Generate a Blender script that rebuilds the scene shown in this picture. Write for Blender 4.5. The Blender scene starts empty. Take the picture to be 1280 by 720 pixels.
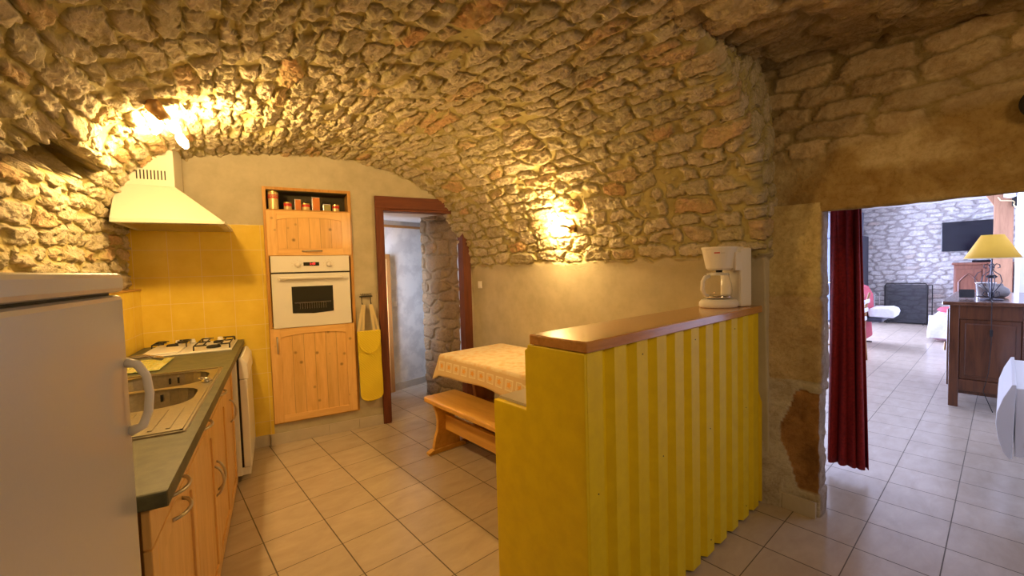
import bpy, math, random
import numpy as np
from mathutils import Vector
random.seed(4); R_=random.Random(9)
scn=bpy.context.scene; COL=scn.collection
TH=math.radians(11.9); CT,ST=math.cos(TH),math.sin(TH)
def G(b,a,z=0.0): return (b*CT-a*ST, b*ST+a*CT, z)      # passage / living-room axes -> world
# ------------------------------------------------------------------ noise
def H(i,j,s):
    i=np.asarray(i).astype(np.int64); j=np.asarray(j).astype(np.int64)
    n=(i*374761393+j*668265263+s*2147483647*7+s*97531)&0xffffffff
    n=((n^(n>>13))*1274126177)&0xffffffff
    n=((n^(n>>16))*2246822519)&0xffffffff
    n=n^(n>>15)
    return (n&0xffffff)/float(0x1000000)
def vn(x,y,s):
    i=np.floor(x);j=np.floor(y);fx=x-i;fy=y-j
    fx=fx*fx*(3-2*fx);fy=fy*fy*(3-2*fy)
    return (H(i,j,s)*(1-fx)+H(i+1,j,s)*fx)*(1-fy)+(H(i,j+1,s)*(1-fx)+H(i+1,j+1,s)*fx)*fy
def fbm(x,y,s,o=4):
    t=0;a=.5;n=0
    for k in range(o):
        t=t+a*vn(x*2**k+13.7*k,y*2**k+5.1*k,s+k);n+=a;a*=.5
    return t/n
def ss(a,b,x):
    t=np.clip((x-a)/(b-a),0,1);return t*t*(3-2*t)
def masonry(u,v,w,h,s,p=2.8,jit=.6):
    u=u+.045*(fbm(u*5,v*9,s+50,3)-.5); v=v+.05*(fbm(u*4+9,v*4,s+60,3)-.5)
    u=u+.02*(vn(u*30,v*30,s+70)-.5); v=v+.012*(vn(u*34+3,v*34,s+71)-.5)
    V=v/h; J=np.floor(V); best=[np.full(u.shape,9.),np.full(u.shape,9.)]
    rr=[np.zeros(u.shape) for _ in range(5)]
    for dj in (-1,0,1):
        j=J+dj; ww=w*(.7+.6*H(j,j*0+3,s)); U=u/ww+H(j,j*0,s+1)*7; I=np.floor(U)
        for di in (-2,-1,0,1,2):
            i=I+di
            cx=i+.5+(H(i,j,s+2)-.5)*jit; cy=j+.5+(H(i,j,s+3)-.5)*.55
            dx=U-cx; dy=V-cy; g=(H(i,j,s+4)-.5)*.32
            d=(np.abs(dx)**p+np.abs(dy)**p)**(1/p)-g
            m=d<best[0]
            best[1]=np.where(m,best[0],np.minimum(best[1],d))
            best[0]=np.where(m,d,best[0])
            for k,val in enumerate((H(i,j,s+5),H(i,j,s+6),H(i,j,s+7),dx,dy)): rr[k]=np.where(m,val,rr[k])
    return best[1]-best[0],rr
# ------------------------------------------------------------------ materials
def mat(name,col=(.8,.8,.8),rough=.5,metal=0.,emit=None,es=0.,alpha=None,trans=0.,coat=0.,ior=1.45,spec=.5):
    m=bpy.data.materials.new(name); m.use_nodes=True; nt=m.node_tree; p=nt.nodes['Principled BSDF']
    p.inputs['Base Color'].default_value=(*col,1); p.inputs['Roughness'].default_value=rough; p.inputs['Metallic'].default_value=metal
    p.inputs['IOR'].default_value=ior; p.inputs['Specular IOR Level'].default_value=spec
    if emit: p.inputs['Emission Color'].default_value=(*emit,1); p.inputs['Emission Strength'].default_value=es
    if alpha is not None: p.inputs['Alpha'].default_value=alpha
    if trans: p.inputs['Transmission Weight'].default_value=trans
    if coat: p.inputs['Coat Weight'].default_value=coat; p.inputs['Coat Roughness'].default_value=.12
    m.diffuse_color=(*col,1)
    return m
class NT:
    def __init__(s,m): s.t=m.node_tree; s.p=s.t.nodes['Principled BSDF']
    def n(s,ty,**k):
        o=s.t.nodes.new(ty)
        for a,b in k.items():
            if a.startswith('i_'):
                kk=a[2:]; kk=int(kk) if kk.isdigit() else kk.replace('_',' ')
                o.inputs[kk].default_value=b
            else: setattr(o,a,b)
        return o
    def l(s,a,b): s.t.links.new(a,b)
    def coord(s,kind='Object',scale=(1,1,1),rot=(0,0,0),loc=(0,0,0)):
        c=s.n('ShaderNodeTexCoord'); m=s.n('ShaderNodeMapping'); m.inputs['Scale'].default_value=scale; m.inputs['Rotation'].default_value=rot; m.inputs['Location'].default_value=loc
        s.l(c.outputs[kind],m.inputs['Vector']); return m.outputs['Vector']
    def noise(s,vec,sc,det=4,ro=.6,dist=0.):
        o=s.n('ShaderNodeTexNoise'); o.inputs['Scale'].default_value=sc;o.inputs['Detail'].default_value=det;o.inputs['Roughness'].default_value=ro;o.inputs['Distortion'].default_value=dist
        s.l(vec,o.inputs['Vector']); return o.outputs['Fac']
    def ramp(s,fac,stops,interp='LINEAR'):
        r=s.n('ShaderNodeValToRGB'); r.color_ramp.interpolation=interp; e=r.color_ramp.elements
        while len(e)<len(stops): e.new(.5)
        for k,(p,c) in enumerate(stops): e[k].position=p; e[k].color=(*c,1) if len(c)==3 else c
        s.l(fac,r.inputs['Fac']); return r.outputs['Color']
    def mix(s,fac,a,b,mode='MIX'):
        m=s.n('ShaderNodeMix',data_type='RGBA',blend_type=mode)
        for src,idx in ((fac,0),(a,6),(b,7)):
            if isinstance(src,(int,float)): m.inputs[idx].default_value=src
            elif isinstance(src,tuple): m.inputs[idx].default_value=(*src,1)
            else: s.l(src,m.inputs[idx])
        return m.outputs[2]
    def math(s,op,a,b=None,c=None):
        m=s.n('ShaderNodeMath',operation=op)
        for k,src in enumerate((a,b,c)):
            if src is None: continue
            if isinstance(src,(int,float)): m.inputs[k].default_value=src
            else: s.l(src,m.inputs[k])
        return m.outputs[0]
    def bump(s,h,strength=.4,dist=.01,prev=None):
        b=s.n('ShaderNodeBump'); b.inputs['Strength'].default_value=strength; b.inputs['Distance'].default_value=dist; s.l(h,b.inputs['Height'])
        if prev: s.l(prev,b.inputs['Normal'])
        s.l(b.outputs['Normal'],s.p.inputs['Normal']); return b.outputs['Normal']
    def attr(s,name): 
        a=s.n('ShaderNodeAttribute'); a.attribute_name=name; return a
def wood(name,c1,c2,axis=2,sc=1.,rough=.42,knots=False,coat=.25,planks=0,paxis=0):
    m=mat(name,c1,rough,coat=coat); t=NT(m)
    sx=[7*sc]*3; sx[axis]=.7*sc
    v=t.coord('Object',tuple(sx)); n1=t.noise(v,3.,5,.62,.6)
    w=t.noise(v,14.,3,.6,.2)
    col=t.ramp(n1,[(.3,c2),(.55,c1),(.75,tuple(min(1,x*1.12) for x in c1))])
    col=t.mix(.25,col,t.ramp(w,[(.35,c2),(.6,c1)]),'MIX')
    if knots:
        kv=t.coord('Object',(9,9,9)); vo=t.n('ShaderNodeTexVoronoi'); vo.inputs['Scale'].default_value=1.; t.l(kv,vo.inputs['Vector'])
        k=t.ramp(vo.outputs['Distance'],[(.05,(1,1,1)),(.16,(0,0,0))])
        col=t.mix(k,col,tuple(x*.45 for x in c2))
    if planks:
        sep=t.n('ShaderNodeSeparateXYZ'); t.l(t.coord('Object'),sep.inputs[0])
        q=t.math('DIVIDE',sep.outputs[paxis],planks); fl=t.math('FLOOR',q); fr=t.math('FRACT',q)
        wn=t.n('ShaderNodeTexWhiteNoise',noise_dimensions='1D'); t.l(fl,wn.inputs['W'])
        col=t.mix(.5,col,t.ramp(wn.outputs['Value'],[(0,(.8,.8,.8)),(1,(1,1,1))]),'MULTIPLY')
        e=t.math('LESS_THAN',fr,.03); col=t.mix(e,col,tuple(x*.5 for x in c2))
    t.l(col,t.p.inputs['Base Color']); t.bump(w,.06,.002); return m
def speck(name,c1,c2,sc=40,rough=.5,bump=.1,bd=.002,metal=0,coat=0,detail=4,lo=.35,hi=.65):
    m=mat(name,c1,rough,metal,coat=coat); t=NT(m); v=t.coord(); n=t.noise(v,sc,detail,.6)
    t.l(t.ramp(n,[(lo,c2),(hi,c1)]),t.p.inputs['Base Color'])
    if bump: t.bump(n,bump,bd)
    return m
def stone_mat(name,stone,mortar,bumpd=.012,tint=None):
    m=mat(name,stone[0][1],.88,spec=.25); t=NT(m); v=t.coord()
    r1=t.attr('r1').outputs['Fac']; st=t.attr('stone').outputs['Fac']; r2=t.attr('r2').outputs['Fac']
    big=t.noise(v,5,3,.6); fine=t.noise(v,42,7,.7,.5); mid=t.noise(v,14,5,.65,.8)
    sc=t.ramp(r1,stone,'LINEAR')
    f=t.math('MULTIPLY',t.math('SUBTRACT',mid,.38),3.0)
    fc=t.n('ShaderNodeClamp'); t.l(f,fc.inputs[0])
    sc=t.mix(fc.outputs[0],t.mix(.6,sc,mortar,'MIX'),sc)
    sc=t.mix(.55,sc,t.ramp(fine,[(.25,(.48,.44,.38)),(.6,(1,1,1))]),'MULTIPLY')
    mo=t.mix(.5,mortar,t.ramp(fine,[(.3,(.65,.6,.5)),(.65,(1,1,1))]),'MULTIPLY')
    mo=t.mix(.4,mo,t.ramp(big,[(.35,(.7,.66,.55)),(.65,(1.,1.,1.))]),'MULTIPLY')
    c=t.mix(st,mo,sc); t.l(c,t.p.inputs['Base Color'])
    vo=t.n('ShaderNodeTexVoronoi',feature='F1'); vo.inputs['Scale'].default_value=34; wv=t.n('ShaderNodeVectorMath',operation='ADD'); t.l(v,wv.inputs[0]); nv=t.n('ShaderNodeTexNoise'); nv.inputs['Scale'].default_value=18; t.l(v,nv.inputs['Vector']); sc_=t.n('ShaderNodeVectorMath',operation='SCALE'); sc_.inputs['Scale'].default_value=.10; t.l(nv.outputs['Color'],sc_.inputs[0]); t.l(sc_.outputs[0],wv.inputs[1]); t.l(wv.outputs[0],vo.inputs['Vector'])
    sp=t.n('ShaderNodeSeparateColor'); t.l(vo.outputs['Color'],sp.inputs[0])
    hh=t.math('ADD',t.math('MULTIPLY',fine,.8),t.math('MULTIPLY',mid,.6)); hh=t.math('ADD',hh,t.math('MULTIPLY',vo.outputs['Distance'],.6)); hh=t.math('ADD',hh,t.math('MULTIPLY',sp.outputs[0],.22))
    hh=t.math('MULTIPLY',hh,t.math('ADD',t.math('MULTIPLY',st,.85),.12))
    t.bump(hh,1.,bumpd*1.3); return m
M={}
M['vault']=stone_mat('vault_stone',[(0,(.56,.49,.38)),(.3,(.70,.62,.50)),(.62,(.76,.65,.54)),(.84,(.66,.56,.44)),(.93,(.74,.50,.32)),(1,(.68,.38,.20))],(.46,.40,.18))
M['arch']=stone_mat('passage_stone',[(0,(.58,.46,.29)),(.4,(.74,.60,.38)),(.8,(.62,.52,.34)),(1,(.7,.48,.25))],(.34,.27,.12))
M['pale']=stone_mat('pale_rubble',[(0,(.62,.60,.58)),(.5,(.80,.78,.75)),(.85,(.74,.72,.69)),(1,(.66,.55,.46))],(.40,.37,.37),.006)
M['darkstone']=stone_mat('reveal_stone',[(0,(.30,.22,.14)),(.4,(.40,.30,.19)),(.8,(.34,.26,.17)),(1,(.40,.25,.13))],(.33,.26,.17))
M['plaster']=speck('ochre_plaster',(.53,.475,.345),(.45,.40,.28),7,.85,.12,.004)
M['white_plaster']=speck('white_plaster',(.80,.79,.78),(.75,.74,.73),9,.85,.1,.003)
M['hall_plaster']=speck('hall_plaster',(.74,.73,.71),(.60,.59,.58),6,.85,.1,.003,lo=.4,hi=.55)
M['pine']=wood('varnished_pine',(.84,.53,.20),(.68,.37,.11),2,1,.38,True)
M['pineh']=wood('varnished_pine_across',(.84,.53,.20),(.70,.39,.12),0,1,.38)
M['pinepl']=wood('pine_planks',(.84,.52,.19),(.70,.39,.11),2,1,.4,True,planks=.085)
M['piney']=wood('pine_unit_front',(.74,.45,.16),(.60,.32,.09),2,1,.42)
M['pineedge']=wood('pine_edge',(.60,.32,.075),(.45,.21,.04),2,1,.4)
M['beech']=wood('bench_beech',(.72,.42,.10),(.60,.31,.06),1,1,.3)
M['tabletim']=wood('table_leg_wood',(.40,.17,.05),(.28,.10,.03),2,1,.35)
M['bartop']=wood('bar_top_wood',(.56,.27,.075),(.38,.16,.04),0,.9,.24,coat=.6)
M['mahog']=wood('red_brown_wood',(.15,.038,.015),(.08,.018,.009),2,1,.6,coat=0)
M['oak']=wood('dark_oak',(.13,.042,.014),(.05,.014,.006),2,1,.3,coat=.4)
M['oaktop']=wood('dark_oak_top',(.15,.06,.03),(.08,.028,.014),0,1,.22,coat=.5)
M['cherry']=wood('carved_cherry',(.22,.085,.05),(.13,.045,.03),2,1,.35)
M['post']=wood('pale_brown_post',(.42,.22,.12),(.30,.15,.08),2,1,.55,coat=0)
M['halldoor']=wood('hall_door_wood',(.42,.20,.055),(.30,.12,.03),2,1,.4)
M['chairwood']=wood('chair_wood',(.40,.20,.075),(.28,.12,.04),2,1,.4)
M['white']=mat('white_enamel',(.80,.78,.75),.28,coat=.3)
M['fridge']=speck('fridge_enamel',(.50,.49,.50),(.488,.478,.488),250,.3,.12,.0006,coat=.35)
M['whiteplastic']=mat('white_plastic',(.82,.79,.75),.35)
M['hood']=mat('cream_hood_enamel',(.64,.61,.53),.35,coat=.2)
M['black']=mat('black_iron',(.015,.013,.013),.45)
M['dark']=mat('dark_gap',(.02,.018,.015),.7)
M['steel']=speck('brushed_steel',(.50,.46,.38),(.42,.39,.33),90,.30,.04,.0006,metal=1)
M['chrome']=mat('chrome',(.8,.78,.75),.12,1)
M['nickel']=mat('brushed_nickel_handle',(.55,.50,.43),.38,.85)
M['worktop']=speck('grey_green_laminate',(.115,.112,.06),(.07,.068,.038),22,.48,.05,.001,detail=6)
M['yellow']=speck('yellow_paint',(.82,.64,.006),(.75,.57,.005),14,.5,.1,.002)
M['glass']=mat('clear_glass',(1,1,1),.02,trans=1.,ior=1.3)
M['ovenglass']=mat('dark_oven_glass',(.028,.025,.012),.08,coat=.5)
M['red']=mat('red_print',(.55,.03,.02),.4)
M['reddisp']=mat('red_led',(.3,0,0),.4,emit=(1,.04,.03),es=3)
M['tin']=mat('yellow_printed_tin',(.62,.47,.20),.3,.2)
M['orange']=mat('orange_carton',(.62,.20,.04),.5)
M['olive']=mat('olive_tin',(.30,.28,.10),.4,.1)
M['brass']=mat('worn_brass',(.55,.36,.18),.35,.6)
M['gold']=mat('gilt',(.62,.42,.14),.25,.9)
M['towel']=None
m=mat('yellow_quilted_cloth',(.80,.62,.04),.9); t=NT(m); v=t.coord('Object',(1,1,1)); ck=t.n('ShaderNodeTexWave',wave_type='BANDS',bands_direction='DIAGONAL'); ck.inputs['Scale'].default_value=28; t.l(v,ck.inputs['Vector']); t.bump(ck.outputs['Fac'],.35,.004); M['towel']=m
M['strap']=mat('pale_strap',(.66,.54,.30),.9)
M['curtain']=speck('dark_red_velvet',(.30,.012,.010),(.18,.007,.007),60,.85,.1,.001)
M['tv']=mat('tv_black',(.006,.006,.010),.12,coat=.4)
M['greycab']=mat('blue_grey_laminate',(.115,.135,.19),.5)
M['greydark']=mat('dark_grey_side',(.035,.035,.055),.5)
M['pink']=speck('pink_fabric',(.52,.085,.115),(.42,.06,.085),40,.85,.1,.002)
M['lilac']=speck('pale_pink_fabric',(.60,.36,.42),(.52,.30,.36),40,.85,.1,.002)
M['cloth_white']=speck('white_throw_fabric',(.80,.80,.84),(.72,.72,.77),30,.9,.15,.003)
M['shade']=mat('yellow_shade_fabric',(.86,.50,.05),.75,emit=None)
M['iron']=mat('wrought_iron',(.07,.065,.08),.42,.7)
M['pot']=speck('grey_stoneware',(.36,.33,.31),(.25,.23,.22),12,.4,.05,.002)
M['jar']=mat('silver_jug',(.62,.62,.62),.25,.8)
M['bulb']=mat('lit_bulb',(1,1,1),.4,emit=(1,.63,.235),es=640)
M['board']=None
m=mat('patterned_glass_board',(.3,.4,.15),.12,coat=.4); t=NT(m); n=t.noise(t.coord(),16,3,.5,1.5); t.l(t.ramp(n,[(.3,(.12,.26,.07)),(.45,(.42,.50,.18)),(.55,(.62,.60,.30)),(.7,(.22,.36,.16))]),t.p.inputs['Base Color']); M['board']=m
# wall tiles
m=mat('yellow_wall_tiles',(.74,.50,.10),.22,coat=.25); t=NT(m); v=t.coord('Object'); sep=t.n('ShaderNodeSeparateXYZ'); t.l(v,sep.inputs[0])
def tilegrid(t,sock,period,off,wd):
    f=t.math('FRACT',t.math('DIVIDE',t.math('SUBTRACT',sock,off),period)); 
    a=t.math('ABSOLUTE',t.math('SUBTRACT',f,.5)); return t.math('GREATER_THAN',a,.5-wd/period)
gx=tilegrid(t,sep.outputs[0],.2,-.10,.0016); gz=tilegrid(t,sep.outputs[2],.2,.004,.0016); gy=tilegrid(t,sep.outputs[1],.2,.0,.0016)
geo=t.n('ShaderNodeNewGeometry'); sn=t.n('ShaderNodeSeparateXYZ'); t.l(geo.outputs['Normal'],sn.inputs[0])
isx=t.math('GREATER_THAN',t.math('ABSOLUTE',sn.outputs[0]),.7)
gh=t.n('ShaderNodeMix',data_type='FLOAT'); t.l(isx,gh.inputs[0]); t.l(gx,gh.inputs[2]); t.l(gy,gh.inputs[3])
gr=t.math('MAXIMUM',gh.outputs[0],gz)
n=t.noise(v,6,5,.6); c=t.ramp(n,[(.3,(.74,.51,.055)),(.7,(.84,.62,.09))]); t.l(t.mix(gr,c,(.84,.66,.30)),t.p.inputs['Base Color']); t.bump(t.math('SUBTRACT',n,t.math('MULTIPLY',gr,1.)),.12,.003); M['walltile']=m
# floor tiles
m=mat('beige_floor_tiles',(.5,.45,.38),.3); t=NT(m); v=t.coord('Object'); sep=t.n('ShaderNodeSeparateXYZ'); t.l(v,sep.inputs[0])
PB,PA=.3052,.2935
OB,OA=.757*.9333,.180*.9333
def tgl(sock,p,o,wd):
    q=t.math('DIVIDE',t.math('SUBTRACT',sock,o),p); f=t.math('FRACT',q); a=t.math('ABSOLUTE',t.math('SUBTRACT',f,.5)); return t.math('GREATER_THAN',a,.5-wd/p),t.math('FLOOR',q)
g1,f1=tgl(sep.outputs[0],PB,OB,.0030); g2,f2=tgl(sep.outputs[1],PA,OA,.0022)
gr=t.math('MAXIMUM',g1,g2); cb=t.n('ShaderNodeCombineXYZ'); t.l(f1,cb.inputs[0]); t.l(f2,cb.inputs[1])
wn=t.n('ShaderNodeTexWhiteNoise',noise_dimensions='3D'); t.l(cb.outputs[0],wn.inputs['Vector'])
n=t.noise(t.coord('Object',(1,2.2,1)),5,6,.65,.4); c=t.ramp(n,[(.3,(.46,.375,.285)),(.7,(.55,.46,.36))])
c=t.mix(.5,c,t.ramp(wn.outputs['Value'],[(0,(.86,.85,.84)),(1,(1,1,1))]),'MULTIPLY')
t.l(t.mix(gr,c,(.115,.09,.062)),t.p.inputs['Base Color'])
t.l(t.ramp(gr,[(0,(.26,.26,.26)),(1,(.8,.8,.8))]),t.p.inputs['Roughness']); t.bump(t.math('SUBTRACT',t.math('MULTIPLY',n,.15),gr),.35,.002); M['floor']=m
M['skirt']=speck('beige_skirting_tile',(.55,.49,.41),(.50,.44,.36),9,.3,.05,.001)
M['capwood']=mat('orange_brown_cap',(.50,.27,.06),.5)
# tablecloth
m=mat('tablecloth_fabric',(.80,.64,.40),.8); t=NT(m); uv=t.n('ShaderNodeUVMap'); sep=t.n('ShaderNodeSeparateXYZ'); t.l(uv.outputs[0],sep.inputs[0])
pu=t.math('SUBTRACT',t.math('FRACT',t.math('DIVIDE',sep.outputs[0],.105)),.5); pv=t.math('DIVIDE',t.math('SUBTRACT',sep.outputs[1],.085),.105)
au=t.math('ABSOLUTE',pu); av=t.math('ABSOLUTE',pv); mx=t.math('MAXIMUM',au,av)
fr=t.math('MULTIPLY',t.math('LESS_THAN',mx,.36),t.math('GREATER_THAN',mx,.30)); inn=t.math('LESS_THAN',mx,.30)
rad=t.math('SQRT',t.math('ADD',t.math('MULTIPLY',pu,pu),t.math('MULTIPLY',pv,pv)))
ang=t.math('ARCTAN2',pv,pu); pet=t.math('ADD',.17,t.math('MULTIPLY',t.math('COSINE',t.math('MULTIPLY',ang,5)),.045)); leaf=t.math('LESS_THAN',rad,pet)
vo=t.n('ShaderNodeTexVoronoi'); vo.inputs['Scale'].default_value=17; t.l(t.coord('Object'),vo.inputs['Vector'])
topc=t.ramp(vo.outputs['Distance'],[(.18,(.78,.52,.24)),(.38,(.74,.58,.34)),(.55,(.80,.68,.46))])
nn=t.noise(t.coord('Object'),25,3,.6); topc=t.mix(.3,topc,t.ramp(nn,[(.4,(.86,.76,.56)),(.6,(.74,.50,.22))]))
c=t.mix(inn,(.70,.54,.31),(.74,.60,.38)); c=t.mix(fr,c,(.86,.78,.60)); c=t.mix(leaf,c,(.78,.42,.10))
c=t.mix(t.math('LESS_THAN',sep.outputs[1],.0),c,topc); c=t.mix(t.math('LESS_THAN',sep.outputs[1],.02),c,topc)
t.l(c,t.p.inputs['Base Color']); M['cloth']=m
# painted doorway wall
m=mat('sandy_lintel_and_pillar',(.5,.38,.2),.88,spec=.25); t=NT(m); v=t.coord()
ca=t.attr('col').outputs['Color']; fine=t.noise(v,45,7,.7,.4); mid=t.noise(v,7,6,.7,.6)
c=t.mix(.6,ca,t.ramp(fine,[(.28,(.55,.48,.38)),(.55,(1,1,1))]),'MULTIPLY'); c=t.mix(.55,c,t.ramp(mid,[(.36,(.55,.42,.27)),(.58,(1,1,1))]),'MULTIPLY')
t.l(c,t.p.inputs['Base Color']); t.bump(t.math('ADD',t.math('MULTIPLY',fine,.9),mid),.95,.013); M['sandy']=m
# fire screen mesh: half-open fine wire
m=mat('fine_wire_mesh',(.035,.035,.04),.5,.3,alpha=.58); M['mesh']=m
# ------------------------------------------------------------------ mesh builder
class MB:
    def __init__(s): s.v=[];s.f=[];s.m=[]
    def add(s,vs,fs,mi=0):
        o=len(s.v); s.v+= [tuple(map(float,p)) for p in vs]; s.f+=[tuple(i+o for i in f) for f in fs]; s.m+=[mi]*len(fs); return s
    def box(s,x0,x1,y0,y1,z0,z1,mi=0):
        x0,x1=min(x0,x1),max(x0,x1);y0,y1=min(y0,y1),max(y0,y1);z0,z1=min(z0,z1),max(z0,z1)
        return s.add([(x0,y0,z0),(x1,y0,z0),(x1,y1,z0),(x0,y1,z0),(x0,y0,z1),(x1,y0,z1),(x1,y1,z1),(x0,y1,z1)],
          [(0,3,2,1),(4,5,6,7),(0,1,5,4),(1,2,6,5),(2,3,7,6),(3,0,4,7)],mi)
    def prism(s,poly,lo,hi,axis='y',mi=0):
        # poly (p,q): axis y -> (x,z); axis x -> (y,z); axis z -> (x,y)
        f={'y':lambda p,q,h:(p,h,q),'x':lambda p,q,h:(h,p,q),'z':lambda p,q,h:(p,q,h)}[axis]
        ar=sum(poly[i][0]*poly[(i+1)%len(poly)][1]-poly[(i+1)%len(poly)][0]*poly[i][1] for i in range(len(poly)))
        if ar<0: poly=poly[::-1]
        n=len(poly); vs=[f(p,q,lo) for p,q in poly]+[f(p,q,hi) for p,q in poly]
        fs=[tuple(range(n)),tuple(range(2*n-1,n-1,-1))]+[(i,i+n,(i+1)%n+n,(i+1)%n) for i in range(n)]
        if axis!='y': fs=[g[::-1] for g in fs]
        return s.add(vs,fs,mi)
    def tube(s,pts,r,n=8,mi=0,caps=True):
        P=[Vector(p) for p in pts]; rs=r if isinstance(r,(list,tuple)) else [r]*len(P)
        vs=[];fs=[]; up=None
        for i,p in enumerate(P):
            d=(P[min(i+1,len(P)-1)]-P[max(i-1,0)]).normalized()
            if up is None:
                up=Vector((0,0,1)) if abs(d.z)<.9 else Vector((1,0,0))
            a=(up-d*up.dot(d)).normalized(); b=d.cross(a); up=a
            for k in range(n):
                t=2*math.pi*k/n; vs.append(p+(a*math.cos(t)+b*math.sin(t))*rs[i])
        for i in range(len(P)-1):
            for k in range(n): fs.append((i*n+k,i*n+(k+1)%n,(i+1)*n+(k+1)%n,(i+1)*n+k))
        if caps: fs.append(tuple(range(n))[::-1]); fs.append(tuple(range((len(P)-1)*n,len(P)*n)))
        return s.add(vs,fs,mi)
    def lathe(s,prof,c=(0,0),n=24,mi=0,sx=1,sy=1):
        vs=[];fs=[];m=len(prof)
        for k in range(n):
            t=2*math.pi*k/n
            for r,z in prof: vs.append((c[0]+r*math.cos(t)*sx,c[1]+r*math.sin(t)*sy,z))
        for k in range(n):
            for i in range(m-1): fs.append((k*m+i,((k+1)%n)*m+i,((k+1)%n)*m+i+1,k*m+i+1))
        if prof[0][0]>1e-5: fs.append(tuple(k*m for k in range(n))[::-1])
        if prof[-1][0]>1e-5: fs.append(tuple(k*m+m-1 for k in range(n)))
        return s.add(vs,fs,mi)
    def build(s,name,mats,parent=None,smooth=False,bevel=0,loc=(0,0,0),rotz=0,solid=0,sub=0,rot=None):
        me=bpy.data.meshes.new(name); me.from_pydata(s.v,[],s.f)
        for q in (mats if isinstance(mats,(list,tuple)) else [mats]): me.materials.append(q)
        me.polygons.foreach_set('material_index',s.m)
        if smooth: me.polygons.foreach_set('use_smooth',[True]*len(s.f))
        me.validate(); me.update()
        o=bpy.data.objects.new(name,me); COL.objects.link(o); o.location=loc; o.rotation_euler=rot if rot else (0,0,rotz)
        if parent: o.parent=parent
        if solid: q=o.modifiers.new('s','SOLIDIFY'); q.thickness=solid; q.offset=0
        if bevel: q=o.modifiers.new('b','BEVEL'); q.width=bevel; q.segments=2; q.limit_method='ANGLE'; q.angle_limit=math.radians(40)
        if sub: q=o.modifiers.new('u','SUBSURF'); q.levels=sub; q.render_levels=sub
        return o
def tag(o,label=None,cat=None,group=None,kind=None):
    if label: o['label']=label
    if cat: o['category']=cat
    if group: o['group']=group
    if kind: o['kind']=kind
    return o
def thing(name,label,cat,loc=(0,0,0),rotz=0,group=None):
    o=bpy.data.objects.new(name,None); COL.objects.link(o); o.location=loc; o.rotation_euler=(0,0,rotz); o.empty_display_size=.05
    return tag(o,label,cat,group)
def struct(o,label,cat='wall'): return tag(o,label,cat,kind='structure')
def gridmesh(name,P,mats,attrs=None,cols=None,flip=False,parent=None,closed=False,uvs=None,loc=(0,0,0),rotz=0,smooth=True):
    n,m=P.shape[:2]; me=bpy.data.meshes.new(name)
    idx=np.arange(n*m).reshape(n,m); q=np.stack([idx[:-1,:-1],idx[1:,:-1],idx[1:,1:],idx[:-1,1:]],-1).reshape(-1,4)
    if flip: q=q[:,::-1]
    me.vertices.add(n*m); me.vertices.foreach_set('co',P.reshape(-1).astype(np.float32))
    me.loops.add(q.size); me.loops.foreach_set('vertex_index',q.reshape(-1).astype(np.int32))
    me.polygons.add(len(q)); me.polygons.foreach_set('loop_start',np.arange(0,q.size,4,dtype=np.int32)); me.polygons.foreach_set('loop_total',np.full(len(q),4,dtype=np.int32))
    me.polygons.foreach_set('use_smooth',np.full(len(q),smooth,dtype=bool))
    me.update(calc_edges=True)
    for q_ in (mats if isinstance(mats,(list,tuple)) else [mats]): me.materials.append(q_)
    for k,val in (attrs or {}).items():
        a=me.attributes.new(k,'FLOAT','POINT'); a.data.foreach_set('value',val.reshape(-1).astype(np.float32))
    if cols is not None:
        a=me.attributes.new('col','FLOAT_COLOR','POINT'); c=np.concatenate([cols,np.ones(cols.shape[:2]+(1,))],-1); a.data.foreach_set('color',c.reshape(-1).astype(np.float32))
    if uvs is not None:
        l=me.uv_layers.new(name='UVMap'); lv=np.empty(len(me.loops),dtype=np.int32); me.loops.foreach_get('vertex_index',lv); l.data.foreach_set('uv',uvs.reshape(-1,2)[lv].reshape(-1).astype(np.float32))
    o=bpy.data.objects.new(name,me); COL.objects.link(o); o.location=loc; o.rotation_euler=(0,0,rotz)
    if parent: o.parent=parent
    return o
def normals(P):
    du=np.gradient(P,axis=0); dv=np.gradient(P,axis=1); n=np.cross(du,dv); return n/np.maximum(np.linalg.norm(n,axis=-1,keepdims=True),1e-9)
def arclen(P,axis):
    d=np.linalg.norm(np.diff(P,axis=axis),axis=-1); z=np.zeros_like(np.take(d,[0],axis=axis)); return np.concatenate([z,np.cumsum(d,axis=axis)],axis=axis)
def catmull(pts,n):
    pts=np.array(pts,float); Q=np.vstack([2*pts[0]-pts[1],pts,2*pts[-1]-pts[-2]]); out=[]
    ns=len(pts)-1
    ts=np.linspace(0,ns,n); i=np.minimum(ts.astype(int),ns-1); f=(ts-i)[:,None]
    p0,p1,p2,p3=Q[i],Q[i+1],Q[i+2],Q[i+3]
    return .5*((2*p1)+(-p0+p2)*f+(2*p0-5*p1+4*p2-p3)*f*f+(-p0+3*p1-3*p2+p3)*f**3)

# ================================================================== SETTING
# floor
fl=MB(); fl.add([(-2.5,-3,0),(13,-3,0),(13,6.5,0),(-2.5,6.5,0)],[(0,1,2,3)]); fl.add([(-2.5,-3,-.1),(13,-3,-.1),(13,6.5,-.1),(-2.5,6.5,-.1)],[(3,2,1,0)])
o=fl.build('floor',M['floor'],rotz=TH); struct(o,'beige square tiled floor running through kitchen and living room','floor')
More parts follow.
